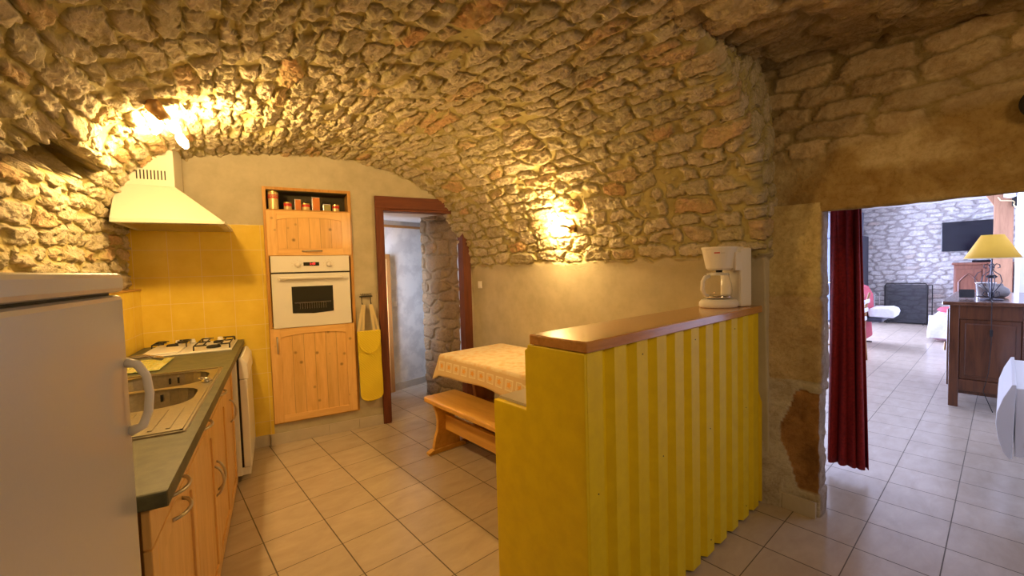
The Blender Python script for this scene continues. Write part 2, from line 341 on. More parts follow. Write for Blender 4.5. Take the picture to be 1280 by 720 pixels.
# vault : sections right floor -> crown -> left floor
S0=[(2.665,0),(2.64,.5),(2.61,1.0),(2.585,1.40),(2.52,1.70),(2.40,2.00),(2.19,2.20),(1.95,2.345),(1.66,2.41),(1.25,2.44),(.8,2.44),(.3,2.37),(-.2,2.20),(-.5,1.98),(-.68,1.72),(-.74,1.35),(-.74,0)]
S1=[(1.752,0),(1.75,.5),(1.748,1.0),(1.735,1.40),(1.675,1.70),(1.555,1.935),(1.355,2.125),(1.05,2.28),(.70,2.38),(.37,2.40),(.07,2.385),(-.26,2.36),(-.57,2.29),(-.80,2.09),(-.90,1.87),(-.93,1.5),(-.93,0)]
NT_=820; s0=catmull(S0,NT_*3); s1=catmull(S1,NT_*3)
def resamp(s,n):   # uniform by mean arclength
    return s
al=np.concatenate([[0],np.cumsum(.5*np.linalg.norm(np.diff(s0,axis=0),axis=1)+.5*np.linalg.norm(np.diff(s1,axis=0),axis=1))])
tq=np.linspace(0,al[-1],NT_); it=lambda s:np.stack([np.interp(tq,al,s[:,k]) for k in (0,1)],-1)
s0=it(s0); s1=it(s1)
A0=.87; e0=np.stack([s0[:,0]*CT-A0*ST,s0[:,0]*ST+A0*CT,s0[:,1]],-1); e1=np.stack([s1[:,0],np.full(NT_,4.01),s1[:,1]],-1)
tan=np.gradient(s0,axis=0); nrm=np.stack([tan[:,1],-tan[:,0]],-1); nrm/=np.linalg.norm(nrm,axis=1,keepdims=True) # outward
NW=350; nf=30
ws=np.linspace(0,1,NW)
Pm=e0[:,None,:]*(1-1.042*ws[None,:,None])+e1[:,None,:]*1.042*ws[None,:,None]
outw=np.stack([nrm[:,0]*CT,nrm[:,0]*ST,nrm[:,1]],-1)
off=np.linspace(.34,.34/nf,nf)
Pf=e0[:,None,:]+outw[:,None,:]*off[None,:,None]
P=np.concatenate([Pf,Pm],1)
Nn=normals(P)
ctr=np.array([.8,2.4,1.2]); sg=np.sign(((ctr-P)*Nn).sum(-1).mean()); Nn=Nn*sg
Nn[:,:nf-1]=-np.array([-ST,CT,0])    # front of the arch faces the passage
U=np.concatenate([-off[::-1]*0-off,np.zeros(0)])
u=np.concatenate([-off,ws*3.05])[None,:].repeat(NT_,0); v=tq[:,None].repeat(P.shape[1],1)
sec_z=P[:,:,2]
edge,r=masonry(u,v,.25,.090,11,p=3.4,jit=.5)
bot=1.415+.06*(fbm(u*5,u*0+2,31,3)-.5)+.035*(fbm(u*16,v*5,32,2)-.5)
right=(v<3.0); left=(v>tq[-1]-3.0)
st_r=ss(bot-.004,bot+.03,sec_z); 
stone_zone=np.where(right,st_r,1.)
mk=ss(.09,.145,edge+.15*(fbm(u*34,v*34,41,3)-.5)-.06*(r[0]-.3))
mk=mk*ss(.30,.44,fbm(u*9,v*14,42,4)+.16*(r[1]-.25))*stone_zone
dome=ss(.03,.40,edge)
rough=(fbm(u*26,v*60,44,4)-.5); rid=1-2*np.abs(fbm(u*16,v*44,47,4)-.5); chip=H(np.floor(u*26+vn(u*30,v*30,48)),np.floor(v*60+vn(u*30,v*30,49)*1.5),48)-.5
hgt=mk*(.010+.004*dome+ .020*(r[1]-.5)*r[3] + .032*(r[2]-.35)*r[4] + .018*rough + .0045*chip - .018*(rid-.8))
low=.06*(fbm(u*1.3,v*1.3,51,3)-.5)*stone_zone + (.030*(fbm(u*4,v*5,52,3)-.5))*stone_zone+.004*(fbm(u*8,v*8,53,3)-.5)+.006*(fbm(u*18,v*18,54,3)-.5)*stone_zone
far=ss(.0,.35,3.0-u)   # keep the meeting line with the end wall tidy
D=hgt*(1.15)+low*far
# dark hollow in the left haunch
yy=P[:,:,1]; zz=P[:,:,2]
lz=np.interp(yy,[1.95,2.12,2.22,2.30,2.6,3.1],[1.835,1.87,1.90,1.985,2.01,1.985]); bz=np.interp(yy,[1.95,2.3,2.6,3.1],[1.815,1.84,1.885,1.965])
lz=lz+.05*(fbm(yy*11,zz*0,77,3)-.5); bz=bz+.07*(fbm(yy*12,zz*6,79,3)-.5)
holl=ss(-.004,.006,lz-zz)*ss(-.03,.035,zz-bz)*ss(1.95,2.05,yy)*(1-ss(2.98,3.1,yy))*left
D=D-holl*(.24+.16*(fbm(yy*14,zz*20,80,4)-.5))
lip=np.exp(-((zz-lz-.035)/.045)**2)*left*ss(1.8,2.0,yy)*(1-ss(2.95,3.15,yy))
D=D+.045*lip
D[:,:nf-1]*=.65
P2=P+Nn*D[...,None]
at={'stone':mk,'r1':r[0],'r2':r[1]}
zr=s0[:,1]; half=NT_//2
i1=int(np.argmax(sec_z[:half,nf+130]>1.36)); i2=half+int(np.argmax(sec_z[half:,nf+130]<1.93))
def sub(a,i,j): return a[i:j]
# lower right wall is plaster: own material
def part_grid(name,i,j,mt,lab,cat):
    o=gridmesh(name,P2[i:j],mt,{k:a[i:j] for k,a in at.items()},flip=(sg<0)); return struct(o,lab,cat)
pm=stone_mat('plaster_and_rubble',[(0,(.5,.43,.31)),(1,(.64,.5,.36))],(.60,.53,.41))
part_grid('wall_right',0,i1+1,M['plaster'],'smooth ochre plaster lower wall behind the dining table and bar','wall')
# between i1 and i2: vault; where stone_zone is 0 the shader should show plaster
at['plas']=1-stone_zone
vm=M['vault']; t=NT(vm)
base=t.p.inputs['Base Color'].links[0].from_socket; pl=t.attr('plas').outputs['Fac']
t.l(t.mix(pl,base,t.ramp(t.noise(t.coord(),7,4,.6),[(.35,(.45,.40,.28)),(.65,(.53,.475,.345))])),t.p.inputs['Base Color'])
part_grid('ceiling',i1,i2+1,M['vault'],'rough rubble stone barrel vault over the kitchen','ceiling')
part_grid('wall_left',i2,NT_,M['vault'],'rough stone left kitchen wall behind refrigerator','wall')
# passage ceiling (bilinear)
nb,na=420,260
bb=np.linspace(-1.2,2.80,nb)[:,None].repeat(na,1); aa=np.linspace(-1.6,.90,na)[None,:].repeat(nb,0)
fb=(bb-1.9)/.8; zc=2.40+np.clip(fb,-2,1.2)*.09*ss(-.3,.9,aa)+ -.0*(aa)+ (1-ss(-.2,.9,aa))*(-.015)
zc=np.where(bb<1.9,2.44,zc) if False else zc
zc=np.maximum(zc,2.395+0*zc)
zc=zc+.05*ss(1.9,1.2,bb)
nb=nb; e,r=masonry(aa,bb,.27,.12,23,p=3.4); mk=ss(.05,.2,e); zc=zc-(mk*(.018+.006*ss(.05,.4,e)+.04*(r[1]-.5)*r[3]+.06*(r[2]-.4)*r[4]+.03*(fbm(aa*24,bb*40,27,4)-.5))+.04*(fbm(aa*2,bb*2,25,3)-.5)+.008*(fbm(aa*14,bb*14,26,3)-.5))
Pc=np.stack([bb*CT-aa*ST,bb*ST+aa*CT,zc],-1)
struct(gridmesh('ceiling',Pc,M['arch'],{'stone':mk,'r1':r[0],'r2':r[1]},flip=False),'dark rough stone ceiling of the passage before the doorway','ceiling')
# doorway wall, passage side, with lintel and left pillar
def doorwall():
    LZ=1.648; 
    # top piece : profile down the face then back under the lintel
    prof=np.array([(2.70,2.66),(2.70,LZ+.02),(2.705,LZ+.004),(2.72,LZ),(3.30,LZ+.10)])
    d=np.concatenate([[0],np.cumsum(np.linalg.norm(np.diff(prof,axis=0),axis=1))]); n=190; s=np.linspace(0,d[-1],n)
    pb=np.interp(s,d,prof[:,0]); pz=np.interp(s,d,prof[:,1]); m=230
    al_=np.linspace(1.0,-1.3,m); B_=pb[:,None].repeat(m,1); Z_=pz[:,None].repeat(m,1); A_=al_[None,:].repeat(n,0)
    Q=np.stack([B_,A_,Z_],-1)
    N=np.zeros_like(Q); fr=B_<2.703; N[...,0]=np.where(fr,-1,0); N[...,2]=np.where(fr,0,-1)
    zb=1.98+.10*(fbm(A_*3,A_*0,61,2)-.5)+.10*ss(.0,.9,.9-A_)-.05
    zone=ss(zb-.02,zb+.04,Z_)
    e,r=masonry(A_,Z_,.27,.10,63,p=3.6,jit=.5); mk=ss(.08,.15,e+.12*(fbm(A_*30,Z_*30,67,3)-.5))*zone
    D=mk*(.012+.004*ss(.04,.4,e)+.02*(r[1]-.5)*r[3]+.03*(r[2]-.4)*r[4]+.02*(fbm(A_*24,Z_*50,68,4)-.5))+.025*(fbm(A_*2,Z_*2+B_*2,64,3)-.5)+.008*(fbm(A_*15,Z_*15+B_*15,65,4)-.5)*2
    D=D*np.where(fr,1,.6); D=D+ np.where(fr,0,0)
    Q=Q+N*D[...,None]
    sand=np.array([.66,.54,.30]); brn=np.array([.44,.31,.12]); st1=np.array([.62,.49,.29]); mor=np.array([.36,.28,.12])
    nz=fbm(A_*3+4,Z_*4,66,4)[...,None]
    c=sand*(1-ss(.42,.62,nz+.25*ss(.0,.9,.5-A_)[...,None]))+brn*ss(.42,.62,nz+.25*ss(0,.9,.5-A_)[...,None])
    s2=mor*(1-mk[...,None])+(st1*(.75+.5*r[0][...,None]))*mk[...,None]
    c=c*(1-zone[...,None])+s2*zone[...,None]
    W=np.stack([Q[...,0]*CT-Q[...,1]*ST,Q[...,0]*ST+Q[...,1]*CT,Q[...,2]],-1)
    o=gridmesh('wall_doorway',W,M['sandy'],cols=c); struct(o,'sandy stone lintel wall above the opening to the living room')
    # pillar : plan path
    for side in (0,1):
        if side==0: path=np.array([(2.62,1.0),(2.70,.72),(2.70,.655),(2.705,.640),(2.72,.634),(2.85,.640),(3.30,.95)])
        else: path=np.array([(3.30,-.45),(2.72,-.30),(2.70,-.31),(2.70,-1.3)])
        d=np.concatenate([[0],np.cumsum(np.linalg.norm(np.diff(path,axis=0),axis=1))]); n=110; s=np.linspace(0,d[-1],n)
        pb=np.interp(s,d,path[:,0]); pa=np.interp(s,d,path[:,1]); m=170; zs=np.linspace(0,1.70,m)
        B_=pb[:,None].repeat(m,1);A_=pa[:,None].repeat(m,1);Z_=zs[None,:].repeat(n,0)
        Q=np.stack([B_,A_,Z_],-1); N=normals(Q); 
        if side==0: N=N*np.sign(-(N[5,50,0]))
        else: N=N*np.sign(-(N[-5,50,0]))
        D=.02*(fbm(A_*2+B_*2,Z_*2,64,3)-.5)+.016*(fbm((A_+B_)*14,Z_*14,65,4)-.5)
        # block joints
        for zj in (.735,1.20): D=D-.010*np.exp(-((Z_-zj-.01*np.sin(A_*9))/.008)**2)
        patch=ss(.45,.55,fbm(A_*7+B_*7,Z_*6,71,4)*.6+.5*ss(.80,.76,A_+.04*np.sin(Z_*11))*(Z_<.70)*ss(.10,.16,Z_)*ss(.70,.66,Z_)*(A_>.5)-.0)
        patch=ss(.40,.62,patch*(.72+.55*fbm(A_*40+B_*30,Z_*40,78,4)))*ss(.86,.82,A_)*ss(.735,.69,Z_)
        if side==1: patch=patch*0
        D=D-.012*patch*(fbm(A_*30,Z_*30,72,3)+.5)
        Q=Q+N*D[...,None]
        c1=np.array([.66,.51,.28]); c2=np.array([.68,.56,.27]); c3=np.array([.60,.54,.43]); cb=np.array([.32,.17,.06])
        z3=Z_[...,None]; c=np.where(z3>1.20,c2,np.where(z3>.735,c1,c3)); nz=fbm(A_*5,Z_*5,73,4)[...,None]
        c=c*(.8+.4*nz); p3=patch[...,None]; c=c*(1-p3)+(cb*(.55+1.3*fbm(A_*12,Z_*12,74,4)[...,None]))*p3
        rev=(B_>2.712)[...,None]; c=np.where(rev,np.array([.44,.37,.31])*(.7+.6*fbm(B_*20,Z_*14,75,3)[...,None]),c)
        W=np.stack([Q[...,0]*CT-Q[...,1]*ST,Q[...,0]*ST+Q[...,1]*CT,Q[...,2]],-1)
        o=gridmesh('wall_doorway',W,M['sandy'],cols=c,flip=True); struct(o,['worn sandstone pillar between the yellow bar and the doorway','plain stone pillar at the far right of the doorway'][side])
doorwall()
# skirting tiles on the pillar
sk=MB(); sk.box(2.672,2.690,.815,.925,0,.088); sk.box(2.672,2.690,.650,.811,0,.088)
struct(sk.build('baseboard_pillar',M['skirt'],rotz=TH,bevel=.002),'beige tile skirting at foot of the stone pillar','baseboard')
# end wall with door opening and cupboard niche
w=MB()
w.box(-1.2,-.0735,4.005,4.25,0,2.75); w.box(-.0735,.5995,3.995,4.25,2.1155,2.75); w.box(-.0735,.5995,3.995,4.25,0,.1645); w.box(.5995,.812,3.995,4.25,0,2.75); w.box(.812,1.72,3.995,4.25,2.085,2.75); w.box(1.72,2.1,3.995,4.25,0,2.75)
w.box(-.0735,.5995,4.20,4.25,.1645,2.118)
struct(w.build('wall_back',M['plaster']),'ochre plaster end wall around the oven cupboard and door')
w=MB(); w.box(-.95,-.075,3.998,4.012,.0,1.804)
struct(w.build('wall_back_tiled',M['walltile']),'yellow tiled splashback on the end wall under the hood')
w=MB(); w.box(-1.02,-.868,2.0,4.0,.5,1.312)
struct(w.build('wall_left_tiled',M['walltile']),'low yellow tiled ledge wall behind the worktop','wall')
w=MB(); w.box(-1.02,-.862,2.0,4.0,1.312,1.324)
struct(w.build('trim_1',M['capwood'],bevel=.003),'thin orange brown cap on the low tiled ledge wall','trim')
w=MB(); w.box(-.104,.335,3.972,3.985,0,.092); w.box(.338,.585,3.972,3.985,0,.092); w.box(.588,.80,3.972,3.985,0,.092); w.box(-.50,-.107,3.985,3.998,0,.092)
struct(w.build('baseboard_back',M['skirt'],bevel=.002),'beige tile skirting under the oven cupboard','baseboard')
# door frame
fr=thing('door_frame','red brown wooden frame of the doorway to the hall','door frame',(0,0,0)); fr['kind']='structure'; fr.name='trim_2'
q=MB(); q.box(.803,.872,3.965,4.11,0,1.975); q.box(.872,.885,4.01,4.11,0,1.97); q.build('left_jamb',M['mahog'],fr,bevel=.004)
q=MB(); q.box(1.640,1.722,3.975,4.11,0,1.80); q.build('right_jamb',M['mahog'],fr,bevel=.004)
mh=wood('red_brown_wood_across',(.15,.04,.016),(.08,.018,.009),0,1,.6,coat=0)
q=MB(); q.box(.803,1.57,3.965,4.11,1.975,2.085); q.box(.872,1.60,3.985,4.11,1.955,1.975); q.build('head',mh,fr,bevel=.004)
# hall beyond
n,m=90,150; path=np.array([(1.645,4.11),(1.60,4.30),(1.43,4.66),(1.46,4.70),(1.70,4.72)]); d=np.concatenate([[0],np.cumsum(np.linalg.norm(np.diff(path,axis=0),axis=1))]); s=np.linspace(0,d[-1],n)
px=np.interp(s,d,path[:,0]); py=np.interp(s,d,path[:,1]); zs=np.linspace(0,2.0,m); X=px[:,None].repeat(m,1);Y=py[:,None].repeat(m,1);Z=zs[None].repeat(n,0); sv=s[:,None].repeat(m,1)
e,r=masonry(sv,Z,.26,.13,81,p=3.4); mk=ss(.06,.2,e+.15*(fbm(sv*20,Z*20,83,3)-.5)); Q=np.stack([X,Y,Z],-1); N=normals(Q); N=N*np.sign(-N[20,20,0])
D=mk*(.006+.006*ss(.03,.4,e)+.014*(r[1]-.5)*r[3]+.02*(r[2]-.5)*r[4])+.03*(fbm(sv*4,Z*4,82,3)-.5)
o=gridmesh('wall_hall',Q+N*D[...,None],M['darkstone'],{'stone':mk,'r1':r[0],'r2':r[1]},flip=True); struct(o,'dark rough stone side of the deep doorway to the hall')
w=MB(); hx=lambda s:(1.08+.95*s*.914, 4.985+.95*s*.40)
p0=np.array([1.08,4.985]); dr=np.array([.924,.383]); nn_=np.array([-.383,.924])
def seg(mb,s0_,s1_,t0,t1,z0,z1,mi=0):
    c=[p0+dr*s0_+nn_*t0,p0+dr*s1_+nn_*t0,p0+dr*s1_+nn_*t1,p0+dr*s0_+nn_*t1]
    return mb.prism([tuple(x) for x in c],z0,z1,'z',mi)
seg(w,-2.2,1.2,0,.1,0,2.1); struct(w.build('wall_hall',M['hall_plaster']),'pale blotchy plaster wall at the back of the hall')
w=MB(); seg(w,.06,1.2,-.012,0,0,.08); struct(w.build('baseboard_hall',M['skirt']),'pale tile skirting along the hall wall','baseboard')
w=MB(); w.box(-.9,2.4,4.25,6.0,1.99,2.05); struct(w.build('ceiling',M['white_plaster']),'low white ceiling of the hall beyond the door','ceiling')
w=MB(); seg(w,-.5,1.2,-.05,0,1.91,1.935); struct(w.build('trim_3',M['halldoor']),'thin wooden strip under the hall ceiling','trim')
w=MB(); w.box(1.72,2.4,4.25,4.3,0,2.05); w.box(2.35,2.4,4.3,6.0,0,2.05); w.box(.35,.81,4.25,4.3,0,2.05); w.box(.812,.86,4.12,4.3,0,2.1); struct(w.build('wall_hall',M['hall_plaster']),'plaster inner walls of the hall beside the door opening')
hd=thing('door_1','brown wooden hall door with metal handle behind the doorway','door'); hd['kind']='structure'
w=MB(); seg(w,-.85,.02,-.035,0,0,1.545); w.build('leaf',M['halldoor'],hd,bevel=.003)
w=MB(); seg(w,-.62,-.585,-.04,-.035,.62,.86); w.build('handle_plate',M['black'],hd)
w=MB(); seg(w,-.0,.055,-.045,0,0,1.60); seg(w,-.9,-.845,-.045,0,0,1.60); seg(w,-.9,.055,-.045,0,1.545,1.60); w.build('frame',M['halldoor'],hd,bevel=.003)
# living room shell
def gb(name,b0,b1,a0,a1,z0,z1,mt,lab,cat='wall'):
    w=MB(); w.box(b0,b1,a0,a1,z0,z1); return struct(w.build(name,mt,rotz=TH),lab,cat)
gb('ceiling',3.28,12.6,-.4,4.3,2.47,2.55,M['white_plaster'],'white living room ceiling','ceiling')
w=MB(); w.box(3.28,7.35,-.36,-.21,0,2.5); w.box(7.35,12.4,-.36,-.095,0,2.5)
struct(w.build('wall_right_living',mat('bright_white_wall',(.9,.9,.9),.8),rotz=TH),'white right wall of the living room')
w=MB(); w.box(3.22,3.32,.96,4.3,0,2.5); w.box(3.22,3.32,-.4,.96,1.80,2.5)
struct(w.build('wall_near_living',M['white_plaster'],rotz=TH),'white living room wall around the back of the doorway')
w=MB()
for (b0,b1,z0,z1) in ((3.3,4.6,0,2.5),(4.6,6.2,0,.7),(4.6,6.2,2.2,2.5),(6.2,8.3,0,2.5),(8.3,11.0,0,.05),(8.3,11.0,2.2,2.5),(11.0,12.4,0,2.5)): w.box(b0,b1,4.0,4.2,z0,z1)
struct(w.build('wall_left_living',M['white_plaster'],rotz=TH),'white left wall of the living room with window openings')
n,m=260,150; A_=np.linspace(-.3,4.1,n)[:,None].repeat(m,1); Z_=np.linspace(0,2.5,m)[None].repeat(n,0)
e,r=masonry(A_,Z_,.24,.092,91,p=2.4); mk=ss(.16,.26,e+.18*(fbm(A_*18,Z_*18,95,3)-.5)); D=mk*(.012+.012*(r[0]-.5))+.006*(fbm(A_*12,Z_*12,93,3)-.5)
Q=np.stack([12.25-D,A_,Z_],-1); W=np.stack([Q[...,0]*CT-Q[...,1]*ST,Q[...,0]*ST+Q[...,1]*CT,Q[...,2]],-1)
struct(gridmesh('wall_far_living',W,M['pale'],{'stone':mk,'r1':r[0],'r2':r[1]},flip=True),'pale rubble stone far wall of the living room')

# ================================================================== KITCHEN
def arc(cx,cy,r,a0,a1,n,f=lambda x,y:(x,y)): return [f(cx+r*math.cos(math.radians(a0+(a1-a0)*k/n)),cy+r*math.sin(math.radians(a0+(a1-a0)*k/n))) for k in range(n+1)]
def bow(p,q,out,n=10,lift=.030):
    p,q,out=Vector(p),Vector(q),Vector(out); pts=[]
    for k in range(n+1):
        s=k/n; h=math.sin(math.pi*s)**.6 if 0<s<1 else 0
        pts.append(p.lerp(q,s)+out*lift*h)
    return pts
# --- refrigerator
f=thing('refrigerator','white textured refrigerator at left front beside the worktop','refrigerator',(-.30,.98,0))
q=MB(); q.box(-.57,-.055,-.295,.255,.02,1.345); q.build('body',M['fridge'],f,bevel=.008)
q=MB(); q.box(-.055,.002,-.295,.256,.07,1.366); q.build('door',M['fridge'],f,bevel=.010); dq=bpy.context.scene.collection.objects[-1]
door=[c for c in f.children if c.name.startswith('door')][0] if f.children else None
q=MB(); q.box(-.58,.004,-.30,.262,1.372,1.413); q.build('top_lid',M['fridge'],f,bevel=.010)
q=MB(); q.box(-.57,-.02,-.29,.25,1.345,1.372); q.build('lid_gap',M['dark'],f)  # dark block filling the gap between body and lid
q=MB(); pts=[(.002,.236,1.218),(.022,.236,1.212),(.036,.236,1.185),(.040,.236,1.145),(.036,.236,1.105),(.025,.236,1.075),(.002,.236,1.066)]
q.tube([Vector(p) for p in pts],[.011,.0095,.0085,.0085,.0085,.0095,.012],10); q.build('handle',M['whiteplastic'],door,smooth=True)
for bx in ((-.05,-.01,.18,.22),(-.05,-.01,-.25,-.21),(-.56,-.5,.18,.22),(-.56,-.5,-.25,-.21)):
    q=MB(); q.box(*bx,.0,.03); q.build('foot',M['black'],f)
# --- worktop
wt=thing('worktop','grey green kitchen worktop with rounded front edge along the left wall','worktop',(0,0,0))
SX0,SX1,SY0,SY1=-.79,-.285,1.715,2.82
q=MB(); X0,X1,Y0,Y1=-.866,-.250,1.262,3.985; z0,z1=.858,.898
for bx in ((X0,SX0+.02,Y0,Y1),(SX1-.02,X1,Y0,Y1),(SX0+.02,SX1-.02,Y0,SY0+.02),(SX0+.02,SX1-.02,SY1-.02,Y1)): q.box(*bx,z0,z1)
# clean slab with a cut-out: one ring mesh
q=MB(); ox=[(X0,Y0),(X1,Y0),(X1,Y1),(X0,Y1)]; ix=[(SX0+.02,SY0+.02),(SX1-.02,SY0+.02),(SX1-.02,SY1-.02),(SX0+.02,SY1-.02)]
vs=[(x,y,z) for z in (z0,z1) for (x,y) in ox+ix]; fs=[]
for k in range(4):
    k2=(k+1)%4; fs+=[(8+k,8+k2,12+k2,12+k),(k2,k,4+k,4+k2),(k,k2,8+k2,8+k),(4+k2,4+k,12+k,12+k2)]
q.add(vs,fs); q.build('slab',M['worktop'],wt,bevel=.006)
# --- sink
sk=thing('kitchen_sink','stainless steel double sink with ribbed drainer set in the worktop','sink',(0,0,0))
def rrect(x0,x1,y0,y1,r,n=5):
    out=[]
    for (cx,cy,a) in ((x1-r,y1-r,0),(x0+r,y1-r,90),(x0+r,y0+r,180),(x1-r,y0+r,270)):
        for k in range(n+1): t_=math.radians(a+90*k/n); out.append((cx+r*math.cos(t_),cy+r*math.sin(t_)))
    return out
bowls=[(-.70,-.325,2.06,2.40,.12),(-.70,-.325,2.44,2.77,.12)]
def platewithholes(mb,outer,holes,z,mi=0):
    import bmesh
    bm=bmesh.new(); es=[]
    for lp in [outer]+holes:
        vs=[bm.verts.new((x,y,z)) for x,y in lp]; es+=[bm.edges.new((vs[i],vs[(i+1)%len(vs)])) for i in range(len(vs))]
    bmesh.ops.triangle_fill(bm,edges=es,use_beauty=True); bm.verts.index_update(); 
    fs=[]
    for f_ in bm.faces:
        c=f_.calc_center_median(); ids=[v_.index for v_ in f_.verts]
        if f_.normal.z<0: ids=ids[::-1]
        fs.append(tuple(ids))
    mb.add([v_.co[:] for v_ in bm.verts],fs,mi); bm.free()
q=MB(); outer=rrect(SX0,SX1,SY0,SY1,.012,3); holes=[rrect(*b) for b in bowls]; ZS=.903
platewithholes(q,outer,holes,ZS)
n=len(outer); q.add([(x,y,ZS) for x,y in outer]+[(x+(.004 if x>-.5 else -.004),y+(.004 if y>2.2 else -.004),.898) for x,y in outer],[(i,i+n,(i+1)%n+n,(i+1)%n) for i in range(n)])
for k in range(9): 
    x=-.72+k*.047; q.box(x,x+.012,SY0+.05,2.02,ZS,ZS+.003)
q.box(SX0+.006,SX1-.006,SY1-.03,SY1-.014,ZS,ZS+.004); q.box(SX0+.006,SX1-.006,SY0+.010,SY0+.018,ZS,ZS+.004); q.box(SX1-.016,SX1-.008,SY0+.01,SY1-.014,ZS,ZS+.004)
q.build('drainer_top',M['steel'],sk)
for b in bowls:
    q=MB(); lp=rrect(*b); n=len(lp); lo=rrect(b[0]+.02,b[1]-.02,b[2]+.02,b[3]-.02,b[4]-.02)
    vs=[(x,y,ZS) for x,y in lp]+[(x,y,ZS-.012) for x,y in lp]+[(x,y,ZS-.15) for x,y in lo]
    fs=[(i,(i+1)%n,n+(i+1)%n,n+i) for i in range(n)]+[(n+i,n+(i+1)%n,2*n+(i+1)%n,2*n+i) for i in range(n)]+[tuple(range(2*n,3*n))]
    q.add(vs,fs); bo=q.build('bowl',M['steel'],sk,smooth=False)
    for ox_ in (.19,.225):
        q=MB(); q.box(b[0]+ox_,b[0]+ox_+.008,b[3]-.016,b[3]-.010,ZS-.05,ZS-.02); q.build('overflow_slot',M['dark'],bo)
q=MB(); q.lathe([(.022,ZS),(.022,ZS+.008),(.015,ZS+.020),(.0,ZS+.022)],(-.315,2.46),16); q.tube([(-.345,2.455,ZS+.018),(-.315,2.46,ZS+.018)],.007,8); q.build('plug_knob',M['chrome'],sk,smooth=True)
# tap
tp=thing('kitchen_tap','chrome mixer tap with curved spout behind the sink','tap',(-.755,2.43,.9035))
q=MB(); q.lathe([(.026,0),(.026,.008),(.018,.02),(.016,.085),(.0,.09)],(0,0),18); q.build('body',M['chrome'],tp,smooth=True)
q=MB(); q.tube([(0,0,.07),(.02,.03,.11),(.08,.12,.13),(.17,.26,.115),(.22,.34,.085)],[.011,.011,.010,.010,.011],10); q.build('spout',M['chrome'],tp,smooth=True)
q=MB(); q.tube([(0,0,.09),(-.01,-.04,.13),(-.01,-.09,.15)],.007,8); q.build('lever',M['chrome'],tp,smooth=True)
# cutting board
tb=thing('cutting_board','green patterned glass cutting board between sink and hob','cutting board',(-.715,3.12,.898))
q=MB(); q.box(-.135,.135,-.20,.20,.004,.010); q.build('board',M['board'],tb,bevel=.002)
for sx in (-.12,.12):
    for sy in (-.18,.18):
        q=MB(); q.lathe([(.008,0),(.008,.004)],(sx,sy),10); q.build('foot',M['black'],tb)
# hob
hb=thing('gas_hob','white four burner gas hob with black pan supports','hob',(-.535,3.685,.898))
q=MB(); q.box(-.245,.245,-.245,.255,0,.012); q.build('plate',M['white'],hb,bevel=.005)
q=MB(); q.box(-.235,-.045,-.225,.06,.012,.022); q.build('electric_cover',M['white'],hb,bevel=.008)
for (bx,by,br) in ((-.14,.14,.035),(.13,.13,.028),(.13,-.11,.042),(-.14,-.11,.05)):
    q=MB(); q.lathe([(br,.012),(br,.022),(br*.8,.028),(0,.029)],(bx,by),18); 
    if not (bx<0 and by<0): q.build('burner',M['dark'],hb,smooth=False)
def grate(cx,cy,w,h):
    q=MB(); z=.042; pts=[(cx-w,cy-h,.014),(cx-w,cy-h+.01,z),(cx-w,cy+h-.01,z),(cx-w,cy+h,.014)]
    for sx in (-w,w): q.tube([(cx+sx,cy-h,.014),(cx+sx,cy-h+.012,z),(cx+sx,cy+h-.012,z),(cx+sx,cy+h,.014)],.0045,6)
    for sy in (-h+.02,0,h-.02):
        q.tube([(cx-w,cy+sy,z),(cx-.03,cy+sy,z)],.0045,6); q.tube([(cx+.03,cy+sy,z),(cx+w,cy+sy,z)],.0045,6)
    for sx in (-w*.5,w*.5): q.tube([(cx+sx,cy-h+.02,z),(cx+sx,cy+h-.02,z)],.0045,6)
    return q.build('pan_support',M['black'],hb,smooth=True)
grate(.13,.0,.10,.205); grate(-.14,.135,.095,.10)
for k in range(4):
    q=MB(); q.lathe([(.019,.012),(.019,.022),(.014,.042),(0,.044)],(-.12+k*.085,.232),14); q.build('knob',M['whiteplastic'],hb,smooth=True)
# hood
hd=thing('extractor_hood','cream sloping extractor hood with vented chimney over the hob','extractor hood',(-.862,3.70,1.745))
q=MB(); x1=.565; y0,y1=-.295,.285; cx1=.30; cy0,cy1=-.135,.165; zt=.255
q.add([(0,y0,.022),(x1,y0,.022),(x1,y1,.022),(0,y1,.022),(0,cy0,zt),(cx1,cy0,zt),(cx1,cy1,zt),(0,cy1,zt)],[(0,1,5,4),(1,2,6,5),(2,3,7,6),(3,0,4,7),(4,5,6,7),(3,2,1,0)]); q.build('canopy',M['hood'],hd,bevel=.003)
q=MB(); q.box(0,x1,y0,y1,.0,.022); q.box(x1,x1+.012,y0,y1,.002,.020); q.build('rim',M['hood'],hd,bevel=.002)
q=MB(); q.box(.05,x1-.03,y0+.02,y1-.02,-.004,0); q.build('filter',M['steel'],hd)
q=MB(); q.box(0,cx1,cy0,cy1,zt,.75); ch=q.build('chimney',M['hood'],hd,bevel=.002)
q=MB()
for k in range(9): q.box(.105+k*.018,.112+k*.018,cy0-.0015,cy0+.001,zt+.04,zt+.10)
q.build('vent_slots',M['dark'],ch)
